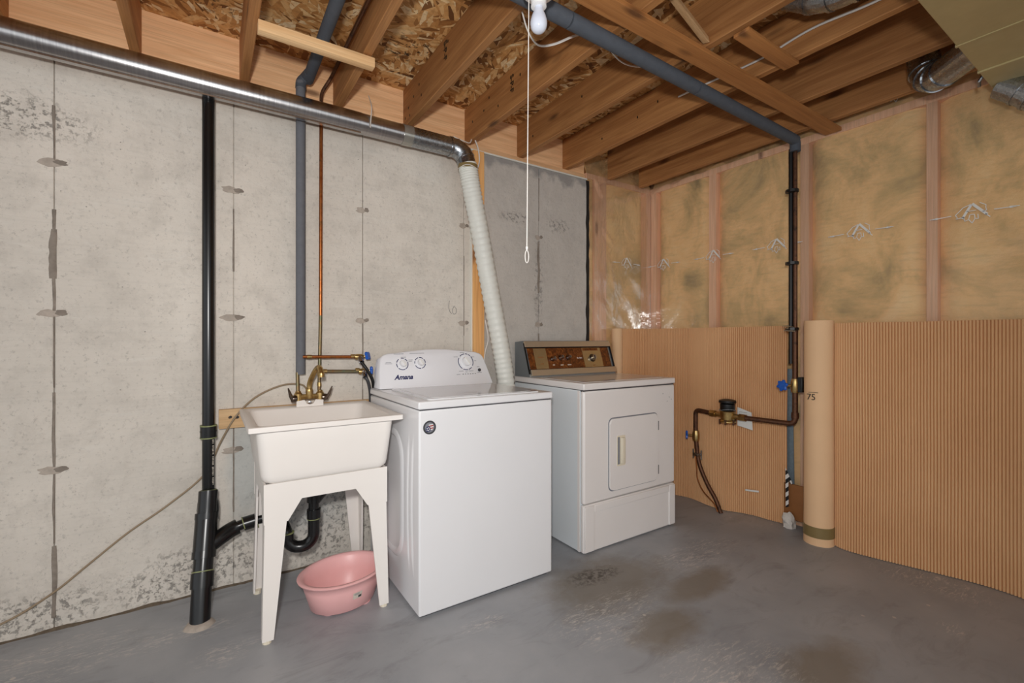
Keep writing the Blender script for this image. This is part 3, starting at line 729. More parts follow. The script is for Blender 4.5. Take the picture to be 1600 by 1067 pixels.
mbox('seam_strip', 'duct_alu', vd, -2.6, 0.66, DY - 0.02, DY - 0.012, DZ - DR - 0.003, DZ - DR + 0.004)
mtube('hanger_strap', 'cable_white', vd, spline([(0.70, 2.42, 2.45), (0.705, 2.385, 2.38), (0.70, DY - DR - 0.004, DZ + 0.01), (0.70, DY - DR + 0.005, DZ - 0.03)]), 0.006, 6, flat=0.3)

hose_path = spline([(1.272, 2.404, 2.205), (1.282, 2.40, 2.15), (1.304, 2.40, 2.04), (1.352, 2.41, 1.86), (1.400, 2.405, 1.62), (1.448, 2.40, 1.38), (1.500, 2.40, 1.14), (1.535, 2.40, 0.94), (1.565, 2.41, 0.70), (1.59, 2.43, 0.42), (1.60, 2.46, 0.16)], 26)
bm = new_bm(); tube(bm, hose_path, [0.056 if i % 4 < 2 else 0.0518 for i in range(len(hose_path))], 28)
vh = finish('vent_hose', bm, 'hose_white', smooth=True, angle=80)
tag(vh, 'white ribbed plastic dryer hose hanging down behind the washer', 'hose')
mtube('hose_clamp', 'tape', vh, [hose_path[9] + Vector((0, 0, 0.012)), hose_path[9] - Vector((0, 0, 0.012))], 0.0585, 28)
mtube('tie_wire', 'cable_white', vh, [hose_path[14] + Vector((0.06 * math.cos(t), 0.06 * math.sin(t), 0.006 * math.cos(t * 3))) for t in [2 * math.pi * k / 20 for k in range(21)]], 0.002, 6)

# beige heating trunk overhead at the right, with its round take-offs
tk = thing('heating_trunk', 'beige sheet metal heating trunk hanging below joists at upper right', 'duct', (2.4, 0.1, 2.3))
TB = 2.30
for x0, x1, dz in ((0.9, 2.398, 0), (2.402, 2.708, 0.002), (2.712, 2.98, 0.0)):
    mbox('trunk_section', 'trunk_metal', tk, x0, x1, -0.25, 0.532, TB + dz, JB - 0.012, bev=0.003)
mbox('trunk_seam', 'trunk_metal', tk, 2.394, 2.406, -0.25, 0.535, TB - 0.004, TB + 0.01)
mbox('trunk_seam', 'trunk_metal', tk, 2.704, 2.716, -0.25, 0.535, TB - 0.005, TB + 0.01)
mtube('hanger_tab', 'zinc', tk, [(2.82, 0.53, 2.34), (2.83, 0.555, 2.31), (2.86, 0.56, 2.30)], 0.006, 6)
def round_duct(label, pts, r, rad, seamk=()):
    bm = new_bm(); P = elbowed(pts, rad, 7); tube(bm, P, r, 28)
    o = tag(finish('round_duct', bm, 'zinc', smooth=True, angle=12), label, 'duct')
    for k in seamk:
        p = Vector(P[k]); d = (Vector(P[min(k + 1, len(P) - 1)]) - Vector(P[k - 1])).normalized() * 0.006
        cyl('crimp_ring', 'zinc', o, p - d, p + d, r + 0.004, 28)
    return o
round_duct('galvanised round elbow leaving the beige trunk toward the wall', [(2.60, 0.50, 2.365), (2.80, 0.72, 2.365), (2.83, 0.75, 2.56)], 0.062, 0.12, (1, 3, 5, 7))
round_duct('round sheet duct lying between two joists, above the cleat', [(1.98, -2.0, 2.50), (1.98, 0.80, 2.50), (1.98, 0.93, 2.60)], 0.075, 0.09, (1, 4, 7))
round_duct('dark round duct elbow at the right edge near the wall', [(2.95, 0.50, 2.31), (2.95, 0.415, 2.23), (2.96, 0.30, 2.10)], 0.06, 0.08, (2, 5))

# ================================================================ PLUMBING AT THE TUB
ds = thing('drain_stack', 'black plastic drain stack with tee rising from the floor', 'drain pipe', (-0.028, 2.29, 0.0))
P_low = [(-0.030, 2.288, -0.01), (-0.022, 2.345, 0.16), (-0.008, 2.425, 0.36), (0.0, 2.463, 0.50), (0.0, 2.475, 0.58)]
cyl('stack_pipe', 'abs_black', ds, (0.0, 2.475, 0.50), (0.0, 2.475, 2.29), 0.0245, 20)
mtube('lower_pipe', 'abs_black', ds, spline(P_low[:4], 6), 0.037, 22)
def collar(par, a, b, r, mat='abs_black', name='coupling'):
    return cyl(name, mat, par, a, b, r, 22)
collar(ds, (0, 2.475, 0.735), (0, 2.475, 0.785), 0.032)
for z in (0.732, 0.760, 0.786): collar(ds, (0, 2.475, z), (0, 2.475, z + 0.005), 0.0332, 'cement_green' if z != 0.760 else 'abs_black', 'cement_bead')
mlathe('cleanout_bulge', 'abs_black', ds, [(0.0, 0.36), (0.042, 0.37), (0.043, 0.42), (0.040, 0.45), (0.033, 0.475), (0.033, 0.50), (0.0, 0.50)], (-0.001, 2.462, 0), seg=22)
for t0, t1, r in ((0.13, 0.185, 0.0425), (0.25, 0.40, 0.043), (0.235, 0.262, 0.045), (0.385, 0.41, 0.045)):
    def low(z):
        for (a_, b_) in zip(P_low, P_low[1:]):
            if a_[2] <= z <= b_[2]: return lerp(a_, b_, (z - a_[2]) / (b_[2] - a_[2]))
    collar(ds, low(t0), low(t1), r)
for z in (0.187, 0.498): collar(ds, low(z), low(z + 0.004), 0.0405 if z < 0.4 else 0.0335, 'cement_green', 'cement_bead')
bm = new_bm()                                    # worn white print, too small to read in the picture
for k in range(30):
    if k % 7 == 5: continue
    z = 0.525 + 0.0068 * k; L = (0.0035, 0.005, 0.0042)[k % 3]
    m4 = frame((0.0155, 2.4555, z), (0, 0, 1), (-0.77, -0.64, 0))
    vs = [bm.verts.new(m4 @ Vector(p)) for p in ((0, -0.005, 0.0006), (L, -0.005, 0.0006), (L, 0.001 * (k % 4), 0.0006), (0, 0.0012 * (k % 3), 0.0006))]
    bm.faces.new(vs)
finish('pipe_print', bm, 'label_paper', ds)
# branch arm up to the trap under the tub
ta = spline([(-0.014, 2.392, 0.268), (0.045, 2.415, 0.298), (0.10, 2.44, 0.318), (0.16, 2.44, 0.333), (0.23, 2.44, 0.338), (0.30, 2.42, 0.340)], 5)
mtube('tee_branch', 'abs_black', ds, ta[:12], 0.0345, 18)
mtube('trap_arm', 'abs_black', ds, ta[10:], 0.0225, 18)
collar(ds, (0.135, 2.44, 0.328), (0.185, 2.44, 0.335), 0.031)
for x in (0.133, 0.186): collar(ds, (x, 2.44, 0.329), (x + 0.004, 2.44, 0.330), 0.0318, 'cement_green', 'cement_bead')
bm = new_bm()
lathe(bm, [(0.0, 0.0), (0.055, 0.0), (0.048, 0.008), (0.034, 0.016), (0.0, 0.02)], (-0.03, 2.288, 0), seg=18)
for v in bm.verts: v.co.x += 0.006 * N3(v.co.x * 40, v.co.y * 40, 1); v.co.y += 0.006 * N3(v.co.x * 40, v.co.y * 40, 5)
finish('floor_patch', bm, 'mortar', ds, smooth=True)

pt = thing('trap_pipe', 'black plastic P-trap below the laundry tub', 'drain trap', (0.42, 2.30, 0.17))
TX, TY = 0.405, 2.27
mtube('tailpiece', 'abs_black', pt, [(TX, TY, 0.60), (TX, TY, 0.34)], 0.0225, 18)
u = [(TX, TY, 0.36)] + [(TX - 0.055 + 0.055 * math.cos(t), TY + 0.012 * (1 - math.cos(t)), 0.285 - 0.055 * math.sin(t)) for t in [math.pi * k / 12 for k in range(13)]]
mtube('trap_bend', 'abs_black', pt, u, 0.0255, 18)
arm = spline([(TX - 0.11, TY + 0.024, 0.275), (TX - 0.112, TY + 0.03, 0.31), (TX - 0.13, TY + 0.06, 0.345), (TX - 0.16, TY + 0.10, 0.350), (0.28, 2.42, 0.341)], 6)
mtube('return_bend', 'abs_black', pt, arm, 0.0245, 18)
for a_, b_, r in (((TX, TY, 0.355), (TX, TY, 0.395), 0.030), ((TX, TY, 0.43), (TX, TY, 0.47), 0.030), ((TX - 0.11, TY + 0.024, 0.272), (TX - 0.11, TY + 0.026, 0.300), 0.031)):
    collar(pt, a_, b_, r, 'abs_black', 'slip_nut')
collar(pt, (TX - 0.11, TY + 0.024, 0.300), (TX - 0.11, TY + 0.024, 0.304), 0.0315, 'cement_green', 'cement_bead')
collar(pt, (TX, TY, 0.350), (TX, TY, 0.354), 0.0285, 'cement_green', 'cement_bead')
hp = spline([(TX + 0.015, TY, 0.455), (TX + 0.07, TY + 0.02, 0.485), (0.58, TY + 0.06, 0.52), (0.70, 2.40, 0.56)], 24)
mtube('washer_drain_hose', 'dark_grey', pt, hp, [0.021 if i % 2 else 0.0175 for i in range(len(hp))], 14)
mtube('hose_adapter', 'abs_black', pt, [(TX, TY, 0.43), (TX + 0.05, TY + 0.015, 0.475)], 0.026, 16)

# ---- water supplies
cs = thing('cold_supply_pipe', 'grey foam covered water pipe dropping to the tub faucet', 'pipe', (0.388, 2.522, 0.886))
cyl('foam_sleeve', 'foam_grey', cs, (0.388, 2.522, 1.0), (0.388, 2.522, 2.475), 0.0225, 18)
cyl('foam_sleeve', 'foam_dark', cs, (0.424, 2.53, 2.50), (0.408, -1.5, 2.51), 0.026, 18)
mtube('foam_elbow', 'foam_dark', cs, spline([(0.388, 2.522, 2.44), (0.392, 2.525, 2.475), (0.41, 2.515, 2.50), (0.42, 2.46, 2.50)], 5), 0.025, 16)
cyl('copper_stub', 'copper_green', cs, (0.372, 2.515, 1.01), (0.372, 2.50, 0.905), 0.0085, 12)
mtube('washer_branch', 'copper', cs, [(0.395, 2.505, 1.088), (0.655, 2.505, 1.083)], 0.0085, 12)
for x in (0.415, 0.63): cyl('solder_joint', 'brass', cs, (x, 2.505, 1.0875), (x + 0.022, 2.505, 1.087), 0.0108, 12)
hs = thing('hot_supply_pipe', 'bare copper water pipe dropping to the tub faucet', 'pipe', (0.482, 2.53, 0.886))
cyl('riser', 'copper', hs, (0.487, 2.53, 2.40), (0.484, 2.53, 1.30), 0.0085, 12)
cyl('riser', 'copper_green', hs, (0.484, 2.53, 1.30), (0.474, 2.515, 0.905), 0.0085, 12)
mtube('ceiling_run', 'copper_dark', hs, elbowed([(0.487, 2.53, 2.39), (0.487, 2.53, 2.45), (0.53, 2.50, 2.53), (0.548, 1.0, 2.55)], 0.03), 0.0085, 10)
mtube('washer_branch', 'copper_green', hs, [(0.476, 2.508, 1.013), (0.672, 2.505, 1.006)], 0.0085, 12)
for x in (0.49, 0.655): cyl('solder_joint', 'brass', hs, (x, 2.507, 1.013), (x + 0.02, 2.507, 1.012), 0.0108, 12)
mlathe('tee', 'brass', hs, [(0.0, 0.99), (0.0108, 0.99), (0.0108, 1.035), (0.0, 1.035)], (0.476, 2.515, 0), seg=12)
cyl('riser_collar', 'brass', hs, (0.475, 2.516, 0.955), (0.475, 2.515, 0.935), 0.0105, 12)
def washer_valve(label, x, z, hpts, hd):
    v_ = thing('washer_valve', label, 'valve', (x, 2.50, z - 0.03), 'washer shutoff valves')
    mlathe('valve_body', 'brass', v_, [(0.0, -0.022), (0.013, -0.022), (0.016, -0.01), (0.016, 0.012), (0.011, 0.024), (0.0, 0.024)], (x, 2.503, z), axis='x', seg=14)
    cyl('outlet', 'chrome', v_, (x + 0.002, 2.50, z), (x + 0.006, 2.475, z - 0.028), 0.0135, 14)
    cyl('stem', 'brass', v_, (x + 0.015, 2.503, z), (x + 0.04, 2.495, z + 0.004), 0.006, 10)
    star_wheel('handle', v_, (x + 0.043, 2.494, z + 0.005), hd, 0.023, lobes=4)
    bm = new_bm(); tube(bm, spline(hpts, 8), 0.0085, 12)
    return v_, bm
v1, hb = washer_valve('brass valve with blue handle on the upper washer branch', 0.672, 1.083, [(0.678, 2.474, 1.054), (0.70, 2.462, 1.02), (0.735, 2.475, 0.96), (0.754, 2.515, 0.89), (0.762, 2.527, 0.78), (0.765, 2.53, 0.66)], (0.75, -0.6, 0.2))
tag(finish('supply_hose', hb, 'black', smooth=True), 'black washer supply hose from the upper blue valve', 'hose', 'washer supply hoses')
v2, hb = washer_valve('brass valve with blue handle on the lower washer branch', 0.692, 1.004, [(0.698, 2.474, 0.975), (0.712, 2.475, 0.95), (0.732, 2.505, 0.89), (0.738, 2.52, 0.82), (0.738, 2.527, 0.75), (0.738, 2.53, 0.66)], (0.95, -0.3, 0.0))
tag(finish('supply_hose', hb, 'dark_grey', smooth=True), 'dark grey washer supply hose from the lower blue valve', 'hose', 'washer supply hoses')

# ---- faucet
FZ = 0.889
fc = thing('laundry_faucet', 'brass laundry faucet with two lever handles behind the tub', 'faucet', (0.42, 2.49, 0.86))
bm = new_bm(); tube(bm, [(0.358, 2.49, FZ), (0.49, 2.49, FZ)], 0.0135, 8); finish('body', bm, 'brass', fc, smooth=True)
for x in (0.372, 0.474):
    mlathe('inlet_shank', 'brass', fc, [(0.0, FZ - 0.020), (0.018, FZ - 0.020), (0.019, FZ + 0.016), (0.014, FZ + 0.022), (0.012, FZ + 0.03), (0.0, FZ + 0.03)], (x, 2.492, 0), seg=14)
for s_, x in ((-1, 0.352), (1, 0.495)):
    bm = new_bm(); lathe(bm, [(0.0, -0.016), (0.014, -0.014), (0.018, 0.0), (0.015, 0.014), (0.0, 0.018)], (x, 2.482, FZ - 0.006), axis='x', seg=14)
    h_ = finish('handle_hub', bm, 'dark_chrome', fc, smooth=True)
    bm = new_bm(); tube(bm, [(x + s_ * 0.004, 2.475, FZ - 0.012), (x + s_ * 0.018, 2.465, FZ + 0.012), (x + s_ * 0.03, 2.455, FZ + 0.05)], [0.014, 0.011, 0.004], 10, flat=0.5)
    finish('lever', bm, 'dark_chrome', h_, smooth=True)
mlathe('spout_nut', 'brass', fc, [(0.0, FZ - 0.01), (0.013, FZ - 0.01), (0.017, FZ + 0.026), (0.017, FZ + 0.036), (0.012, FZ + 0.046), (0.0, FZ + 0.046)], (0.422, 2.484, 0), seg=12)
mtube('spout', 'brass', fc, spline([(0.422, 2.484, FZ + 0.03), (0.424, 2.478, FZ + 0.07), (0.436, 2.45, FZ + 0.115), (0.446, 2.41, FZ + 0.145), (0.450, 2.37, FZ + 0.148), (0.453, 2.352, FZ + 0.125), (0.453, 2.35, FZ + 0.105)], 6), [0.0125] * 30 + [0.0145] * 7, 14)
mlathe('centre_screw', 'chrome', fc, [(0.0, -0.006), (0.008, -0.004), (0.008, 0.004), (0.0, 0.004)], (0.424, 2.475, FZ - 0.028), axis='y', seg=12)
bm = new_bm()
prism(bm, [(0.362, 0.838), (0.486, 0.838), (0.486, FZ - 0.018), (0.45, FZ - 0.014), (0.44, FZ - 0.032), (0.424, FZ - 0.038), (0.408, FZ - 0.032), (0.398, FZ - 0.014), (0.362, FZ - 0.018)], 'y', 2.470, 2.478)
finish('mount_plate', bm, 'tub_white', fc)

# ---- backing board screwed to the wall
bb = mbox('backing_board', 'pale_wood', None, 0.040, 0.74, 2.535, WY - 0.001, 0.757, 0.846, bev=0.002)
tag(bb, 'pale wooden backing board on the concrete behind the laundry tub', 'board')
for x, z in ((0.083, 0.808), (0.112, 0.805)):
    cyl('screw', 'dark_grey', bb, (x, 2.536, z), (x + 0.004, 2.525, z + 0.004), 0.006, 8)
cable('wall_cable', 'thin tan cable sagging across the concrete from tub to lower left', [(0.425, 2.545, 0.915), (0.393, 2.548, 0.946), (0.305, 2.55, 0.946), (0.193, 2.55, 0.896), (0.11, 2.525, 0.815), (0.048, 2.53, 0.70), (-0.014, 2.545, 0.556), (-0.15, 2.556, 0.437), (-0.288, 2.556, 0.345), (-0.42, 2.556, 0.238), (-0.525, 2.552, 0.155), (-0.666, 2.55, 0.082), (-0.9, 2.55, 0.03)], 0.0042, 'cable_tan', 1.0)

# ================================================================ LAUNDRY TUB
sk = thing('laundry_tub', 'white plastic laundry tub standing on four tapered legs', 'utility sink', (0.42, 2.24, 0.0))
sx0, sx1, sy0, sy1, sz = 0.122, 0.714, 1.945, 2.522, 0.846
bm = new_bm()
def loop(x0, x1, y0, y1, z, r, n=5): return [bm.verts.new((p[0], p[1], z)) for p in rrect(x0, x1, y0, y1, r, n)]
L_ = [loop(sx0 + 0.028, sx1 - 0.030, sy0 + 0.028, sy1 - 0.045, sz - 0.018, 0.035),   # outside of bowl under the rim
      loop(sx0, sx1, sy0, sy1, sz - 0.021, 0.006), loop(sx0, sx1, sy0, sy1, sz - 0.002, 0.006),
      loop(sx0 + 0.004, sx1 - 0.004, sy0 + 0.004, sy1 - 0.004, sz, 0.006),
      loop(sx0 + 0.032, sx1 - 0.036, sy0 + 0.032, sy1 - 0.060, sz - 0.003, 0.035), loop(sx0 + 0.038, sx1 - 0.042, sy0 + 0.038, sy1 - 0.066, sz - 0.010, 0.035),
      loop(sx0 + 0.075, sx1 - 0.075, sy0 + 0.070, sy1 - 0.100, 0.645, 0.06), loop(sx0 + 0.11, sx1 - 0.11, sy0 + 0.11, sy1 - 0.14, 0.625, 0.06)]
for a_, b_ in zip(L_, L_[1:]):
    for k in range(len(a_)): bm.faces.new((a_[k], a_[(k + 1) % len(a_)], b_[(k + 1) % len(a_)], b_[k]))
bm.faces.new(L_[-1])
# outer wall down to the rounded bottom
O_ = [L_[0]] + [loop(sx0 + 0.028 + d, sx1 - 0.030 - d, sy0 + 0.028 + d * 0.8, sy1 - 0.045 - d, z, 0.045) for d, z in ((0.012, 0.70), (0.018, 0.645), (0.022, 0.627), (0.032, 0.614), (0.07, 0.608))]
for a_, b_ in zip(O_, O_[1:]):
    for k in range(len(a_)): bm.faces.new((a_[k], b_[k], b_[(k + 1) % len(a_)], a_[(k + 1) % len(a_)]))
bm.faces.new(list(reversed(O_[-1])))
bowl = finish('bowl', bm, 'tub_white', sk, smooth=True, angle=50)
mlathe('drain', 'chrome', bowl, [(0.0, 0.622), (0.03, 0.622), (0.035, 0.628), (0.028, 0.629), (0.02, 0.626), (0.0, 0.625)], (0.405, 2.27, 0), seg=20)
for x in (0.215, 0.240, 0.265, 0.290, 0.545, 0.570, 0.595, 0.620):
    mbox('overflow_slot', 'print_grey', bowl, x, x + 0.016, sy1 - 0.0665, sy1 - 0.0655, sz - 0.024, sz - 0.018)
# leg skirt: one apron a side, arched between the legs
ix0, ix1, iy0, iy1 = 0.177, 0.658, 1.996, 2.440
ap = [(ix0, 0.614), (ix0, 0.46), (ix0 + 0.085, 0.46), (ix0 + 0.135, 0.540), (ix1 - 0.135, 0.540), (ix1 - 0.085, 0.46), (ix1, 0.46), (ix1, 0.614)]
mprism('apron', 'tub_white', sk, ap, 'y', iy0, iy0 + 0.008)
mprism('apron', 'tub_white', sk, ap, 'y', iy1 - 0.008, iy1)
ja, jb = iy0 + 0.009, iy1 - 0.009
aq = [(ja, 0.612), (ja, 0.462), (ja + 0.07, 0.462), (ja + 0.11, 0.540), (jb - 0.11, 0.540), (jb - 0.07, 0.462), (jb, 0.462), (jb, 0.612)]
for x in (ix0 + 0.001, ix1 - 0.009): mprism('apron', 'tub_white', sk, aq, 'x', x, x + 0.008)
for sxx, syy in ((0, 0), (1, 0), (0, 1), (1, 1)):
    X0 = ix0 if sxx == 0 else ix1; dx = 1 if sxx == 0 else -1; Y0 = iy0 if syy == 0 else iy1; dy = 1 if syy == 0 else -1
    bm = new_bm(); rr_ = []
    for z, w1, ox in ((0.466, 0.078, 0.003), (0.012, 0.040, -0.006)):
        ll = [(0, 0), (w1, 0), (w1, 0.008), (0.008, 0.008), (0.008, w1), (0, w1)]
        rr_.append([bm.verts.new((X0 + dx * (p[0] + ox), Y0 + dy * (p[1] + ox * 0.6), z)) for p in ll])
    for k in range(6): bm.faces.new((rr_[0][k], rr_[0][(k + 1) % 6], rr_[1][(k + 1) % 6], rr_[1][k]))
    bm.faces.new(rr_[0]); bm.faces.new(list(reversed(rr_[1])))
    lg = finish('leg', bm, 'tub_white', sk)
    cyl('leveller_foot', 'almond', lg, (X0 + dx * 0.012, Y0 + dy * 0.012, 0.0), (X0 + dx * 0.012, Y0 + dy * 0.012, 0.016), 0.016, 10)

# ---- pink wash basin on the floor
bc = (0.506, 2.145, 0.0)
pk = thing('wash_basin', 'pink plastic oval wash basin on floor under the laundry tub', 'basin', bc)
bm = new_bm()
lathe(bm, [(0.0, 0.006), (0.118, 0.006), (0.126, 0.010), (0.150, 0.10), (0.160, 0.134), (0.172, 0.137), (0.174, 0.143), (0.168, 0.147), (0.156, 0.146), (0.147, 0.135), (0.136, 0.085), (0.118, 0.022), (0.108, 0.013), (0.0, 0.012)], bc, seg=48, sx=1.12, sy=0.92)
rot = Matrix.Translation(Vector(bc)) @ Matrix.Rotation(math.radians(14), 4, 'Z') @ Matrix.Translation(-Vector(bc))
bmesh.ops.transform(bm, matrix=rot, verts=bm.verts)
finish('bowl', bm, 'pink', pk, smooth=True, angle=60)
for t in (0.5, 2.1, 3.7, 5.3):
    t2 = t + math.radians(14)
    mlathe('foot', 'pink', pk, [(0.0, 0.0), (0.03, 0.0), (0.033, 0.008), (0.0, 0.008)], (bc[0] + 0.10 * math.cos(t2), bc[1] + 0.082 * math.sin(t2), 0), seg=14)
th = math.radians(-98); 
def basin_pt(ang, z, out=0.0015):
    f = (z - 0.010) / 0.09; R0 = 0.126 + 0.024 * f + out
    p = Vector((R0 * 1.12 * math.cos(ang), R0 * 0.92 * math.sin(ang), z)); p.rotate(Matrix.Rotation(math.radians(14), 3, 'Z')); return p + Vector(bc)
bm = new_bm(); grid(bm, 6, 3, lambda s, t: basin_pt(math.radians(-98 + 14 * s), 0.062 + 0.028 * t)); solid(bm, 0.0006)
lb = finish('price_label', bm, 'label_paper', pk)
bm = new_bm(); grid(bm, 3, 2, lambda s, t: basin_pt(math.radians(-90 + 5 * s), 0.065 + 0.010 * t, 0.0026)); solid(bm, 0.0005); finish('label_print', bm, 'dark_grey', lb)
for q in range(3):
    bm = new_bm(); grid(bm, 4, 1, lambda s, t: basin_pt(math.radians(-96.5 + 8 * s), 0.079 + q * 0.0035 + 0.0012 * t, 0.0026)); solid(bm, 0.0005); finish('label_print', bm, 'print_grey', lb)

# ================================================================ WASHER
W0, W1, WF, WB = 0.732, 1.437, 1.811, 2.500
ws = thing('washing_machine', 'white top-load washing machine between laundry tub and dryer', 'washer', ((W0 + W1) / 2, (WF + WB) / 2, 0.0))
cab = mbox('cabinet', 'washer_white', ws, W0, W1, WF, WB, 0.012, 0.876, bev=0.008, seg=3)
mbox('base', 'dark_grey', ws, W0 + 0.02, W1 - 0.02, WF + 0.02, WB - 0.02, 0.0, 0.014)
# pressed ribs on the left flank
def sheet_ring(pts_in, pts_out, h):
    bm = new_bm(); n = len(pts_in)
    a_ = [bm.verts.new((W0 + 0.001, p[0], p[1])) for p in pts_out]; m_ = [bm.verts.new((W0 - h, (p[0] + q[0]) / 2, (p[1] + q[1]) / 2)) for p, q in zip(pts_in, pts_out)]
    b_ = [bm.verts.new((W0 + 0.001, p[0], p[1])) for p in pts_in]
    for r0, r1 in ((a_, m_), (m_, b_)):
        for k in range(n): bm.faces.new((r0[k], r0[(k + 1) % n], r1[(k + 1) % n], r1[k]))
    return finish('pressed_rib', bm, 'washer_white', cab, smooth=True, angle=180)
sheet_ring(rrect(2.03, 2.40, 0.20, 0.72, 0.10, 8), rrect(1.99, 2.44, 0.16, 0.76, 0.13, 8), 0.010)
for y0 in (1.925, 1.875):
    bm = new_bm()
    V = [[bm.verts.new((W0 + 0.001 - d * min(1, 6 * t, 6 * (1 - t)), y0 + dy + 0.02 * math.sin(math.pi * t), 0.13 + 0.66 * t)) for dy, d in ((-0.012, 0), (0, 0.007), (0.012, 0))] for t in [k / 24 for k in range(25)]]
    for r0, r1 in zip(V, V[1:]):
        for k in range(2): bm.faces.new((r0[k], r0[k + 1], r1[k + 1], r1[k]))
    finish('pressed_rib', bm, 'washer_white', cab, smooth=True, angle=180)
top = mbox('top_deck', 'washer_white', ws, W0 - 0.003, W1 + 0.003, WF - 0.003, WB, 0.880, 0.914, bev=0.007, seg=3)
mbox('deck_gap', 'dark_grey', ws, W0 + 0.006, W1 - 0.006, WF + 0.005, WB - 0.01, 0.870, 0.884)
ld = mprism('lid', 'lid_gloss', ws, rrect(W0 + 0.055, W1 - 0.055, WF + 0.022, 2.335, 0.025), 'z', 0.910, 0.9195, bev=0.002)
mprism('lid_panel', 'lid_gloss', ld, rrect(W0 + 0.085, W1 - 0.085, WF + 0.045, 2.31, 0.03), 'z', 0.918, 0.9208)
# console: outline in the slanted front plane, arched top with rounded corners
yb, yt, zb, zt = 2.368, 2.425, 0.916, 1.122
def con_outline(inset=0.0):
    pts = [(W0 + 0.012 + inset, zb)]
    pts += [(W0 + 0.016 + inset, 1.00), (W0 + 0.022 + inset, 1.045)]
    for k in range(7):
        t = math.radians(180 - 80 * k / 6); pts.append((W0 + 0.075 + (0.05 - inset) * math.cos(t), 1.055 + (0.045 - inset) * math.sin(t)))
    for k in range(9):
        s_ = k / 8; x = W0 + 0.10 + (W1 - W0 - 0.20) * s_; pts.append((x, 1.102 - inset + 0.018 * math.sin(math.pi * s_)))
    for k in range(7):
        t = math.radians(80 - 62 * k / 6); pts.append((W1 - 0.098 + (0.05 - inset) * math.cos(t), 1.050 + (0.048 - inset) * math.sin(t)))
    pts += [(W1 - 0.030 - inset, 1.0), (W1 - 0.008 - inset, zb)]
    return pts
def con_y(z): return yb + (yt - yb) * (z - zb) / (zt - zb)
bm = new_bm(); n = len(con_outline())
rings = [[bm.verts.new((p[0], con_y(p[1]), p[1])) for p in con_outline(0.006)], [bm.verts.new((p[0], con_y(p[1]) + 0.006, p[1])) for p in con_outline(0.0)], [bm.verts.new((p[0], WB - 0.01, min(p[1], 1.06 + 0.6 * (p[1] - 1.06)) if p[1] > 1.06 else p[1])) for p in con_outline(0.004)]]
for a_, b_ in zip(rings, rings[1:]):
    for k in range(n): bm.faces.new((a_[k], a_[(k + 1) % n], b_[(k + 1) % n], b_[k]))
bm.faces.new(rings[0]); bm.faces.new(list(reversed(rings[-1])))
con = finish('control_console', bm, 'washer_console', ws, smooth=True, angle=60)
nrm = Vector((0, -(zt - zb), (yt - yb))).normalized(); upv = Vector((0, yt - yb, zt - zb)).normalized(); xv = Vector((1, 0, 0))
def con_p(x, z, out=0.0): return Vector((x, con_y(z), z)) + nrm * out
def con_disc(name, mat, par, x, z, r, o0, o1, seg=28, r2=None):
    return cyl(name, mat, par, con_p(x, z, o0), con_p(x, z, o1), r, seg, r2)
def con_ring(par, x, z, r, w, a0, a1):
    bm = new_bm(); k = max(3, int((a1 - a0) / 8))
    f = lambda R, a, o: con_p(x, z, o) + xv * R * math.cos(math.radians(a)) + upv * R * math.sin(math.radians(a))
    for i in range(k):
        b0, b1 = a0 + (a1 - a0) * i / k, a0 + (a1 - a0) * (i + 1) / k
        bm.faces.new([bm.verts.new(f(R, b, 0.0008)) for R, b in ((r, b0), (r, b1), (r + w, b1), (r + w, b0))])
    bmesh.ops.remove_doubles(bm, verts=bm.verts, dist=1e-5)
    return finish('dial_mark', bm, 'navy', par)
for x, z, r, arcs in ((0.876, 1.043, 0.030, ((-60, 20), (28, 60), (70, 100), (125, 165), (175, 215), (225, 295))), (0.978, 1.046, 0.029, ((-75, -10), (0, 40), (50, 95), (105, 150), (160, 185), (205, 275))), (1.262, 1.045, 0.046, ((-72, -45), (-30, 40), (48, 66), (72, 88), (96, 135), (150, 235), (243, 280)))):
    k_ = con_disc('dial', 'washer_console', con, x, z, r - 0.005, 0.0, 0.004)
    con_disc('knob', 'washer_white', k_, x, z, r * 0.62, 0.003, 0.024, r2=r * 0.55)
    bm = new_bm(); box(bm, -0.0035, 0.0035, -r * 0.55, r * 0.55, 0.023, 0.030, bev=0.0012)
    bmesh.ops.transform(bm, matrix=frame(con_p(x, z), xv * 0.85 + upv * 0.5, upv * 0.85 - xv * 0.5), verts=bm.verts); finish('knob_grip', bm, 'white', k_)
    for a0, a1 in arcs: con_ring(con, x, z, r, 0.0042, a0, a1)
text_part('brand_lettering', 'navy', con, 'Amana', 0.036, frame(con_p(0.876, 0.972, 0.0006), xv, upv), shear=0.35, bold=0.0012)
con_disc('start_button', 'dark_grey', con, 1.345, 0.995, 0.0095, 0.0, 0.005)
def fine_print(x, z, w, h=0.0022, mat='print_grey'):
    bm = new_bm(); bm.faces.new([bm.verts.new(con_p(x + dx, z + dz, 0.0007)) for dx, dz in ((-w / 2, -h / 2), (w / 2, -h / 2), (w / 2, h / 2), (-w / 2, h / 2))])
    finish('fine_print', bm, mat, con)
for x, z, w in ((0.86, 1.097, 0.055), (0.965, 1.099, 0.085), (0.80, 1.052, 0.03), (0.80, 1.046, 0.04), (0.885, 1.079, 0.03), (0.925, 1.064, 0.024), (0.923, 1.057, 0.02), (1.245, 1.100, 0.03), (1.20, 1.074, 0.026), (1.31, 1.072, 0.024), (1.325, 1.049, 0.016), (1.225, 0.992, 0.03), (1.29, 0.992, 0.03), (1.34, 1.014, 0.018), (1.345, 0.981, 0.03), (1.205, 0.974, 0.024), (1.258, 0.987, 0.014)):
    fine_print(x, z, w)
for k in range(6): fine_print(1.235 + 0.016 * k, 0.975, 0.006, 0.004, 'dark_grey')
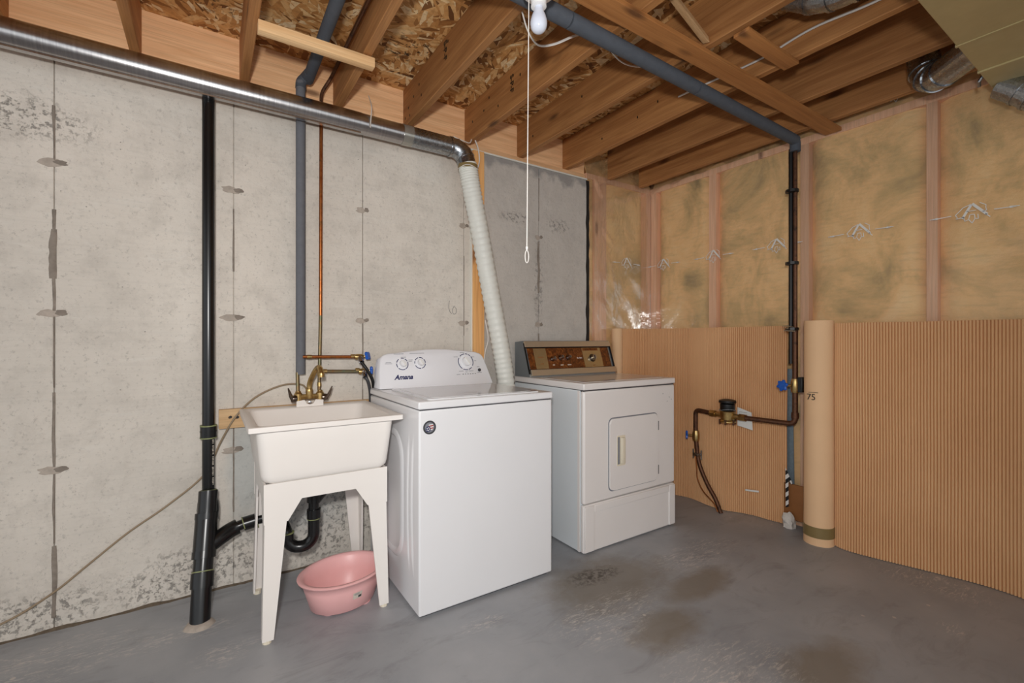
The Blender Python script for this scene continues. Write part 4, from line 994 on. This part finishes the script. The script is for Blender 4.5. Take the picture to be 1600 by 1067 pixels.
# round badge on the front
bx_, bz_ = 0.779, 0.803
cyl('badge', 'dark_grey', cab, (bx_, WF + 0.001, bz_), (bx_, WF - 0.0012, bz_), 0.029, 32)
cyl('badge_inner', 'print_grey', cab, (bx_, WF, bz_), (bx_, WF - 0.0016, bz_), 0.0285, 32, 0.0195)
for z, x0, x1, m_ in ((0.0105, -0.004, 0.015, 'white'), (0.0055, -0.002, 0.0165, 'red'), (0.0005, -0.001, 0.0175, 'white'), (-0.0045, 0.001, 0.017, 'red'), (-0.0095, 0.003, 0.014, 'white')):
    mprism('badge_stripe', m_, cab, [(bx_ + x0, bz_ + z - 0.002), (bx_ + x1, bz_ + z), (bx_ + x1, bz_ + z + 0.0038), (bx_ + x0, bz_ + z + 0.0016)], 'y', WF - 0.0022, WF - 0.001)
cyl('badge_field', 'navy', cab, (bx_ - 0.007, WF, bz_ - 0.006), (bx_ - 0.007, WF - 0.0025, bz_ - 0.006), 0.0115, 20)
for k in range(5):
    t = 2 * math.pi * k / 5; cyl('badge_star', 'white', cab, (bx_ - 0.007 + 0.006 * math.cos(t), WF, bz_ - 0.006 + 0.006 * math.sin(t)), (bx_ - 0.007 + 0.006 * math.cos(t), WF - 0.003, bz_ - 0.006 + 0.006 * math.sin(t)), 0.0026, 5)
# power cord behind
cable('power_cord', 'black power cord rising behind the washer console', [(1.42, 2.515, 0.4), (1.43, 2.52, 0.8), (1.415, 2.52, 1.0), (1.40, 2.525, 1.06)], 0.012, 'black', 1.0)

# ================================================================ DRYER
D0, D1, DF, DB = 1.701, 2.475, 1.868, 2.545
dr = thing('clothes_dryer', 'older white clothes dryer with wood-look control panel in the corner', 'dryer', ((D0 + D1) / 2, (DF + DB) / 2, 0.0))
cab = mbox('cabinet', 'dryer_side', dr, D0, D1, DF + 0.032, DB, 0.008, 0.895, bev=0.004)
mbox('base', 'dark_grey', dr, D0 + 0.02, D1 - 0.02, DF + 0.03, DB - 0.02, 0.0, 0.01)
fp = mbox('front_panel', 'dryer_white', dr, D0, D1, DF, DF + 0.030, 0.272, 0.893, bev=0.012, seg=3)
tp = mbox('toe_panel', 'dryer_white', dr, D0, D1, DF, DF + 0.030, 0.006, 0.267, bev=0.010, seg=3)
mbox('corner_strip', 'dryer_white', dr, D0 - 0.001, D0 + 0.02, DF + 0.033, DF + 0.05, 0.008, 0.893)
# raised border of the toe panel
for (x0, x1, z0, z1) in ((D0 + 0.005, D0 + 0.075, 0.012, 0.262), (D1 - 0.06, D1 - 0.005, 0.012, 0.262), (D0 + 0.075, D1 - 0.06, 0.222, 0.262)):
    mbox('toe_border', 'dryer_white', tp, x0, x1, DF - 0.007, DF + 0.004, z0, z1, bev=0.004)
# door: groove, door skin, pull, hinges
dx0, dx1, dz0, dz1 = 1.892, 2.302, 0.318, 0.725
mprism('door_groove', 'print_grey', fp, rrect(dx0 - 0.006, dx1 + 0.006, dz0 - 0.006, dz1 + 0.006, 0.034), 'y', DF - 0.0012, DF + 0.004)
door = mprism('door', 'dryer_white', dr, rrect(dx0, dx1, dz0, dz1, 0.03), 'y', DF - 0.010, DF + 0.004, bev=0.004)
mprism('handle_pocket', 'almond', door, rrect(1.945, 2.012, 0.452, 0.625, 0.006), 'y', DF - 0.012, DF - 0.008)
bm = new_bm(); box(bm, 1.966, 1.998, DF - 0.030, DF - 0.010, 0.465, 0.615, bev=0.006); finish('handle', bm, 'almond', door, smooth=True)
mbox('painted_handle_shade', 'print_grey', door, 1.950, 1.966, DF - 0.0128, DF - 0.010, 0.462, 0.618)  # solid grey strip, paints in the shade beside the handle
for z in (0.375, 0.645): mbox('hinge', 'dark_grey', door, dx1 + 0.001, dx1 + 0.012, DF - 0.006, DF + 0.002, z - 0.025, z + 0.03)
for k, (x, z) in enumerate(((2.36, 0.84), (2.42, 0.815), (2.40, 0.79), (2.44, 0.80))): cyl('chip', 'print_grey', fp, (x, DF + 0.001, z), (x, DF - 0.0006, z), 0.003, 8)
tpn = mbox('top_panel', 'dryer_white', dr, D0 - 0.002, D1 + 0.002, DF - 0.003, DB, 0.898, 0.935, bev=0.008, seg=3)
mbox('top_gap', 'dark_grey', dr, D0 + 0.006, D1 - 0.006, DF + 0.006, DB - 0.01, 0.888, 0.900)
mprism('top_inset', 'lid_gloss', tpn, rrect(D0 + 0.05, D1 - 0.05, DF + 0.05, 2.33, 0.02), 'z', 0.932, 0.9365)
# console: steel box with a slanted, framed panel
prof = [(2.545, 0.935), (2.545, 1.160), (2.448, 1.168), (2.442, 1.128), (2.385, 0.962), (2.372, 0.935)]
dc = mprism('control_console', 'steel_grey', dr, prof, 'x', D0 + 0.004, D1 - 0.006)
slo = Vector((0, 2.442 - 2.388, 1.132 - 0.972)).normalized(); sn = Vector((0, -slo.z, slo.y))
def dp(x, s, out=0.0): return Vector((x, 2.388, 0.972)) + slo * s + sn * out + Vector((0, 0, 0))
def slab(name, mat, par, x0, x1, s0, s1, o0, o1, bev=0.0):
    bm = new_bm(); box(bm, x0, x1, s0, s1, o0, o1, bev=bev)
    for v in bm.verts: v.co = dp(v.co.x, v.co.y, v.co.z)
    return finish(name, bm, mat, par)
SL = 0.168
slab('top_trim', 'silver_trim', dc, D0 + 0.002, D1 - 0.004, SL - 0.008, SL + 0.032, 0.001, 0.016, 0.003)
slab('bottom_trim', 'silver_trim', dc, D0 + 0.012, D1 + 0.0, -0.034, 0.006, 0.001, 0.020, 0.003)
slab('edge_line', 'black', dc, D0 + 0.004, D1 - 0.006, SL - 0.013, SL - 0.007, 0.001, 0.010)
slab('edge_line', 'black', dc, D0 + 0.010, D1 - 0.004, 0.004, 0.010, 0.001, 0.010)
for x in (D0 + 0.004, D1 - 0.008): slab('end_trim', 'black', dc, x - 0.002, x + 0.003, -0.02, SL + 0.02, 0.0, 0.012)
wp = slab('wood_panel', 'burl', dc, D0 + 0.020, D1 - 0.035, 0.010, SL - 0.014, 0.0005, 0.004)
slab('end_trim', 'chrome', dc, D1 - 0.034, D1 - 0.030, 0.008, SL - 0.012, 0.0005, 0.008)
slab('metal_plate', 'gold_trim', wp, D0 + 0.068, D0 + 0.170, 0.012, SL - 0.016, 0.004, 0.0055)
slab('metal_plate', 'gold_trim', wp, D0 + 0.490, D0 + 0.665, 0.012, SL - 0.016, 0.004, 0.0055)
slab('plate_head', 'burl', wp, D0 + 0.495, D0 + 0.640, SL - 0.036, SL - 0.018, 0.0055, 0.006)
for x, s, r in ((D0 + 0.215, 0.078, 0.018), (D0 + 0.285, 0.085, 0.019), (D0 + 0.350, 0.085, 0.018), (D0 + 0.575, 0.078, 0.030)):
    sk_ = cyl('knob_skirt', 'dark_chrome', dc, dp(x, s, 0.004), dp(x, s, 0.010), r, 24, r * 0.9)
    cyl('knob', 'chrome', sk_, dp(x, s, 0.008), dp(x, s, 0.034), r * 0.72, 20, r * 0.6)
    slab('knob_grip', 'chrome', sk_, x - 0.003, x + 0.003, s - r * 0.5, s + r * 0.5, 0.032, 0.040)
for x, s, w, m_ in ((D0 + 0.215, 0.036, 0.016, 'label_paper'), (D0 + 0.285, 0.034, 0.024, 'label_paper'), (D0 + 0.350, 0.034, 0.032, 'label_paper'), (D0 + 0.118, 0.045, 0.03, 'brown_board'), (D0 + 0.118, 0.09, 0.045, 'brown_board'), (D0 + 0.575, 0.024, 0.02, 'brown_board')):
    slab('panel_print', m_, wp, x - w / 2, x + w / 2, s - 0.003, s + 0.003, 0.0045, 0.0062)
for k, (w, h) in enumerate(((0.006, 0.010), (0.005, 0.006), (0.004, 0.006), (0.006, 0.010), (0.005, 0.006), (0.004, 0.007))):   # white lettering too small to read in the picture
    slab('panel_print', 'white', wp, D0 + 0.432 + 0.008 * k, D0 + 0.432 + 0.008 * k + w * 0.75, 0.076, 0.076 + h, 0.0042, 0.0052)

# ================================================================ FURRING STRIP BEHIND THE HOSE
fs_ = mbox('furring_strip', 'furring_wood', None, 1.392, 1.470, 2.545, WY - 0.001, 0.0, 2.372, bev=0.002)
tag(fs_, 'vertical wooden furring strip on the concrete behind the white hose', 'board')
mbox('caulk_line', 'hose_white', fs_, 1.381, 1.392, 2.560, WY, 0.4, 1.9)

# ================================================================ CORRUGATED CARDBOARD
def resample(pts, step):
    P = spline([(p[0], p[1], 0) for p in pts], 30); out = [P[0]]; acc = 0.0
    for a_, b_ in zip(P, P[1:]):
        L = (b_ - a_).length; d = step - acc
        while d <= L and L > 0: out.append(a_ + (b_ - a_) * (d / L)); d += step
        acc = L - (d - step)
    return out
def corrugated(name, label, pts, z0, z1, seed, pitch=0.0125, amp=0.009):
    P = resample(pts, pitch / 6); bm = new_bm(); rows = []
    nz = 6
    for i, p in enumerate(P):
        t = (P[min(i + 1, len(P) - 1)] - P[max(i - 1, 0)]).normalized(); nn = Vector((t.y, -t.x, 0))
        if nn.x > 0 and abs(nn.x) > abs(nn.y): nn = -nn
        h = amp * abs(math.sin(math.pi * i / 6)) ** 0.55
        zt = z1 + 0.005 * N3(p.y * 3, seed, 0); zb = z0
        lean = [0.010 * N3(p.y * 1.3, seed, k * 0.6) for k in range(nz + 1)]
        rows.append([bm.verts.new((p.x + nn.x * h + lean[k] * 0.8, p.y + nn.y * h, zb + (zt - zb) * k / nz)) for k in range(nz + 1)])
    for a_, b_ in zip(rows, rows[1:]):
        for k in range(nz): bm.faces.new((a_[k], a_[k + 1], b_[k + 1], b_[k]))
    bk = []
    for i in (range(0, len(P), 6)):      # flat liner behind the flutes
        p = P[i]; t = (P[min(i + 1, len(P) - 1)] - P[max(i - 1, 0)]).normalized(); nn = Vector((t.y, -t.x, 0))
        if nn.x > 0 and abs(nn.x) > abs(nn.y): nn = -nn
        bk.append([bm.verts.new((p.x - nn.x * 0.002 + 0.008 * N3(p.y * 1.3, seed, k * 0.6), p.y - nn.y * 0.002, z0 + (z1 - z0) * k / nz)) for k in range(nz + 1)])
    for a_, b_ in zip(bk, bk[1:]):
        for k in range(nz): bm.faces.new((b_[k], b_[k + 1], a_[k + 1], a_[k]))
    return tag(finish(name, bm, 'cardboard', smooth=False), label, 'cardboard')
corrugated('corrugated_cardboard', 'corrugated cardboard sheet behind the water meter, curving into the corner', [(2.695, 2.545), (2.79, 2.53), (2.88, 2.46), (2.93, 2.34), (2.955, 2.22), (2.985, 2.12), (2.978, 2.04), (2.962, 1.95), (2.966, 1.84), (3.015, 1.75), (3.045, 1.66), (3.05, 1.58), (3.068, 1.47)], 0.003, 1.262, 2.0)
corrugated('corrugated_cardboard', 'wide corrugated cardboard sheet covering lower right wall beside the roll', [(3.03, 1.20), (2.985, 1.165), (2.968, 1.10), (2.985, 1.0), (3.012, 0.90), (3.04, 0.80), (3.060, 0.72), (3.083, 0.62), (3.086, 0.52), (3.068, 0.42), (3.03, 0.28), (3.02, 0.0), (3.05, -0.4), (3.06, -1.2)], 0.003, 1.268, 5.0)
# curled left edge of the first sheet
cy_ = mtube('cardboard_curl', 'cardboard_smooth', None, [(2.635, 2.515, 0.0), (2.635, 2.515, 1.262)], 0.042, 22)
tag(cy_, 'narrow cardboard curl standing behind the dryer in the corner', 'cardboard')
# the roll standing between the two sheets
bm = new_bm(); n = 40; nz = 10; RXc, RYc = 2.958, 1.245
rings = []
for k in range(nz + 1):
    z = 1.285 * k / nz
    R_ = 0.072 + 0.003 * N3(1, z * 2, 3) + 0.004 * (1 - z / 1.285)
    rings.append([bm.verts.new((RXc + R_ * math.cos(2 * math.pi * i / n), RYc + R_ * math.sin(2 * math.pi * i / n), z)) for i in range(n)])
for a_, b_ in zip(rings, rings[1:]):
    for i in range(n): bm.faces.new((a_[i], a_[(i + 1) % n], b_[(i + 1) % n], b_[i]))
inner = [bm.verts.new((RXc + 0.062 * math.cos(2 * math.pi * i / n), RYc + 0.062 * math.sin(2 * math.pi * i / n), 1.285)) for i in range(n)]
inl = [bm.verts.new((v.co.x, v.co.y, 1.0)) for v in inner]
for r0, r1 in ((rings[-1], inner), (inner, inl)):
    for i in range(n): bm.faces.new((r0[i], r0[(i + 1) % n], r1[(i + 1) % n], r1[i]))
bm.faces.new(inl); bm.faces.new(list(reversed(rings[0])))
rl = finish('cardboard_roll', bm, 'cardboard_smooth', smooth=True, angle=50)
tag(rl, 'upright rolled cardboard tube standing against the right wall', 'cardboard roll')
mtube('tape_band', 'tape', rl, [(RXc, RYc, 0.045), (RXc, RYc, 0.105)], 0.0785, 40)
text_part('pencil_note', 'black', rl, '75', 0.05, frame((RXc - 0.0755, RYc + 0.008, 0.845), (-0.1, -0.98, 0), (0, 0, 1)))
mbox('pencil_line', 'black', rl, RXc - 0.0765, RXc - 0.0745, RYc - 0.028, RYc + 0.022, 0.872, 0.8745)
# things in the slot between sheet and roll
mprism('foil_strip', 'foil_blue', None, [(1.475, 0.99), (1.447, 0.99), (1.435, 0.25), (1.50, 0.33)], 'x', 3.078, 3.084)
tag(bpy.data.objects['foil_strip'], 'blue grey foil strip in the gap behind the water main', 'strip')
mprism('striped_tape', 'stripe_tape', None, [(1.465, 0.37), (1.425, 0.285), (1.426, 0.27), (1.447, 0.30), (1.446, 0.13), (1.463, 0.12)], 'x', 3.030, 3.033)
tag(bpy.data.objects['striped_tape'], 'black and white striped tape hanging low in the cardboard gap', 'tape')
bm = new_bm(); box(bm, 3.05, 3.062, 1.30, 1.485, 0.05, 0.27, bev=0.002)
tag(finish('scrap_panel', bm, 'brown_board', smooth=True), 'small brown board low in the gap beside the cardboard roll', 'board')
bm = new_bm(); bmesh.ops.create_icosphere(bm, subdivisions=3, radius=1.0)
for v in bm.verts:
    k = 1 + 0.45 * N3(v.co.x * 2, v.co.y * 2, v.co.z * 2 + 4); v.co = Vector((3.03 + v.co.x * 0.03 * k, 1.445 + v.co.y * 0.035 * k, max(0.0, 0.04 + v.co.z * 0.055 * k)))
tag(finish('plaster_lump', bm, 'plaster', smooth=True), 'white plaster lump on floor in the gap by the roll', 'plaster')
# paper card behind the meter outlet and a paper scrap stuck on the cardboard
nt_ = mprism('note_card', 'paper', None, [(1.735, 0.725), (1.640, 0.700), (1.632, 0.585), (1.735, 0.602)], 'x', 2.955, 2.957)
tag(nt_, 'white paper card hung behind the water meter outlet pipe', 'card')
for q in range(3): mbox('fine_print', 'print_grey', nt_, 2.9538, 2.9555, 1.668, 1.722, 0.694 - q * 0.016, 0.696 - q * 0.016)
bm = new_bm(); box(bm, 2.985, 2.993, 1.63, 1.70, 0.168, 0.180, bev=0.003)
for v in bm.verts: v.co.x += (1.70 - v.co.y) * 0.55
tag(finish('paper_scrap', bm, 'paper', smooth=True), 'small white paper scrap stuck low on the cardboard', 'paper')
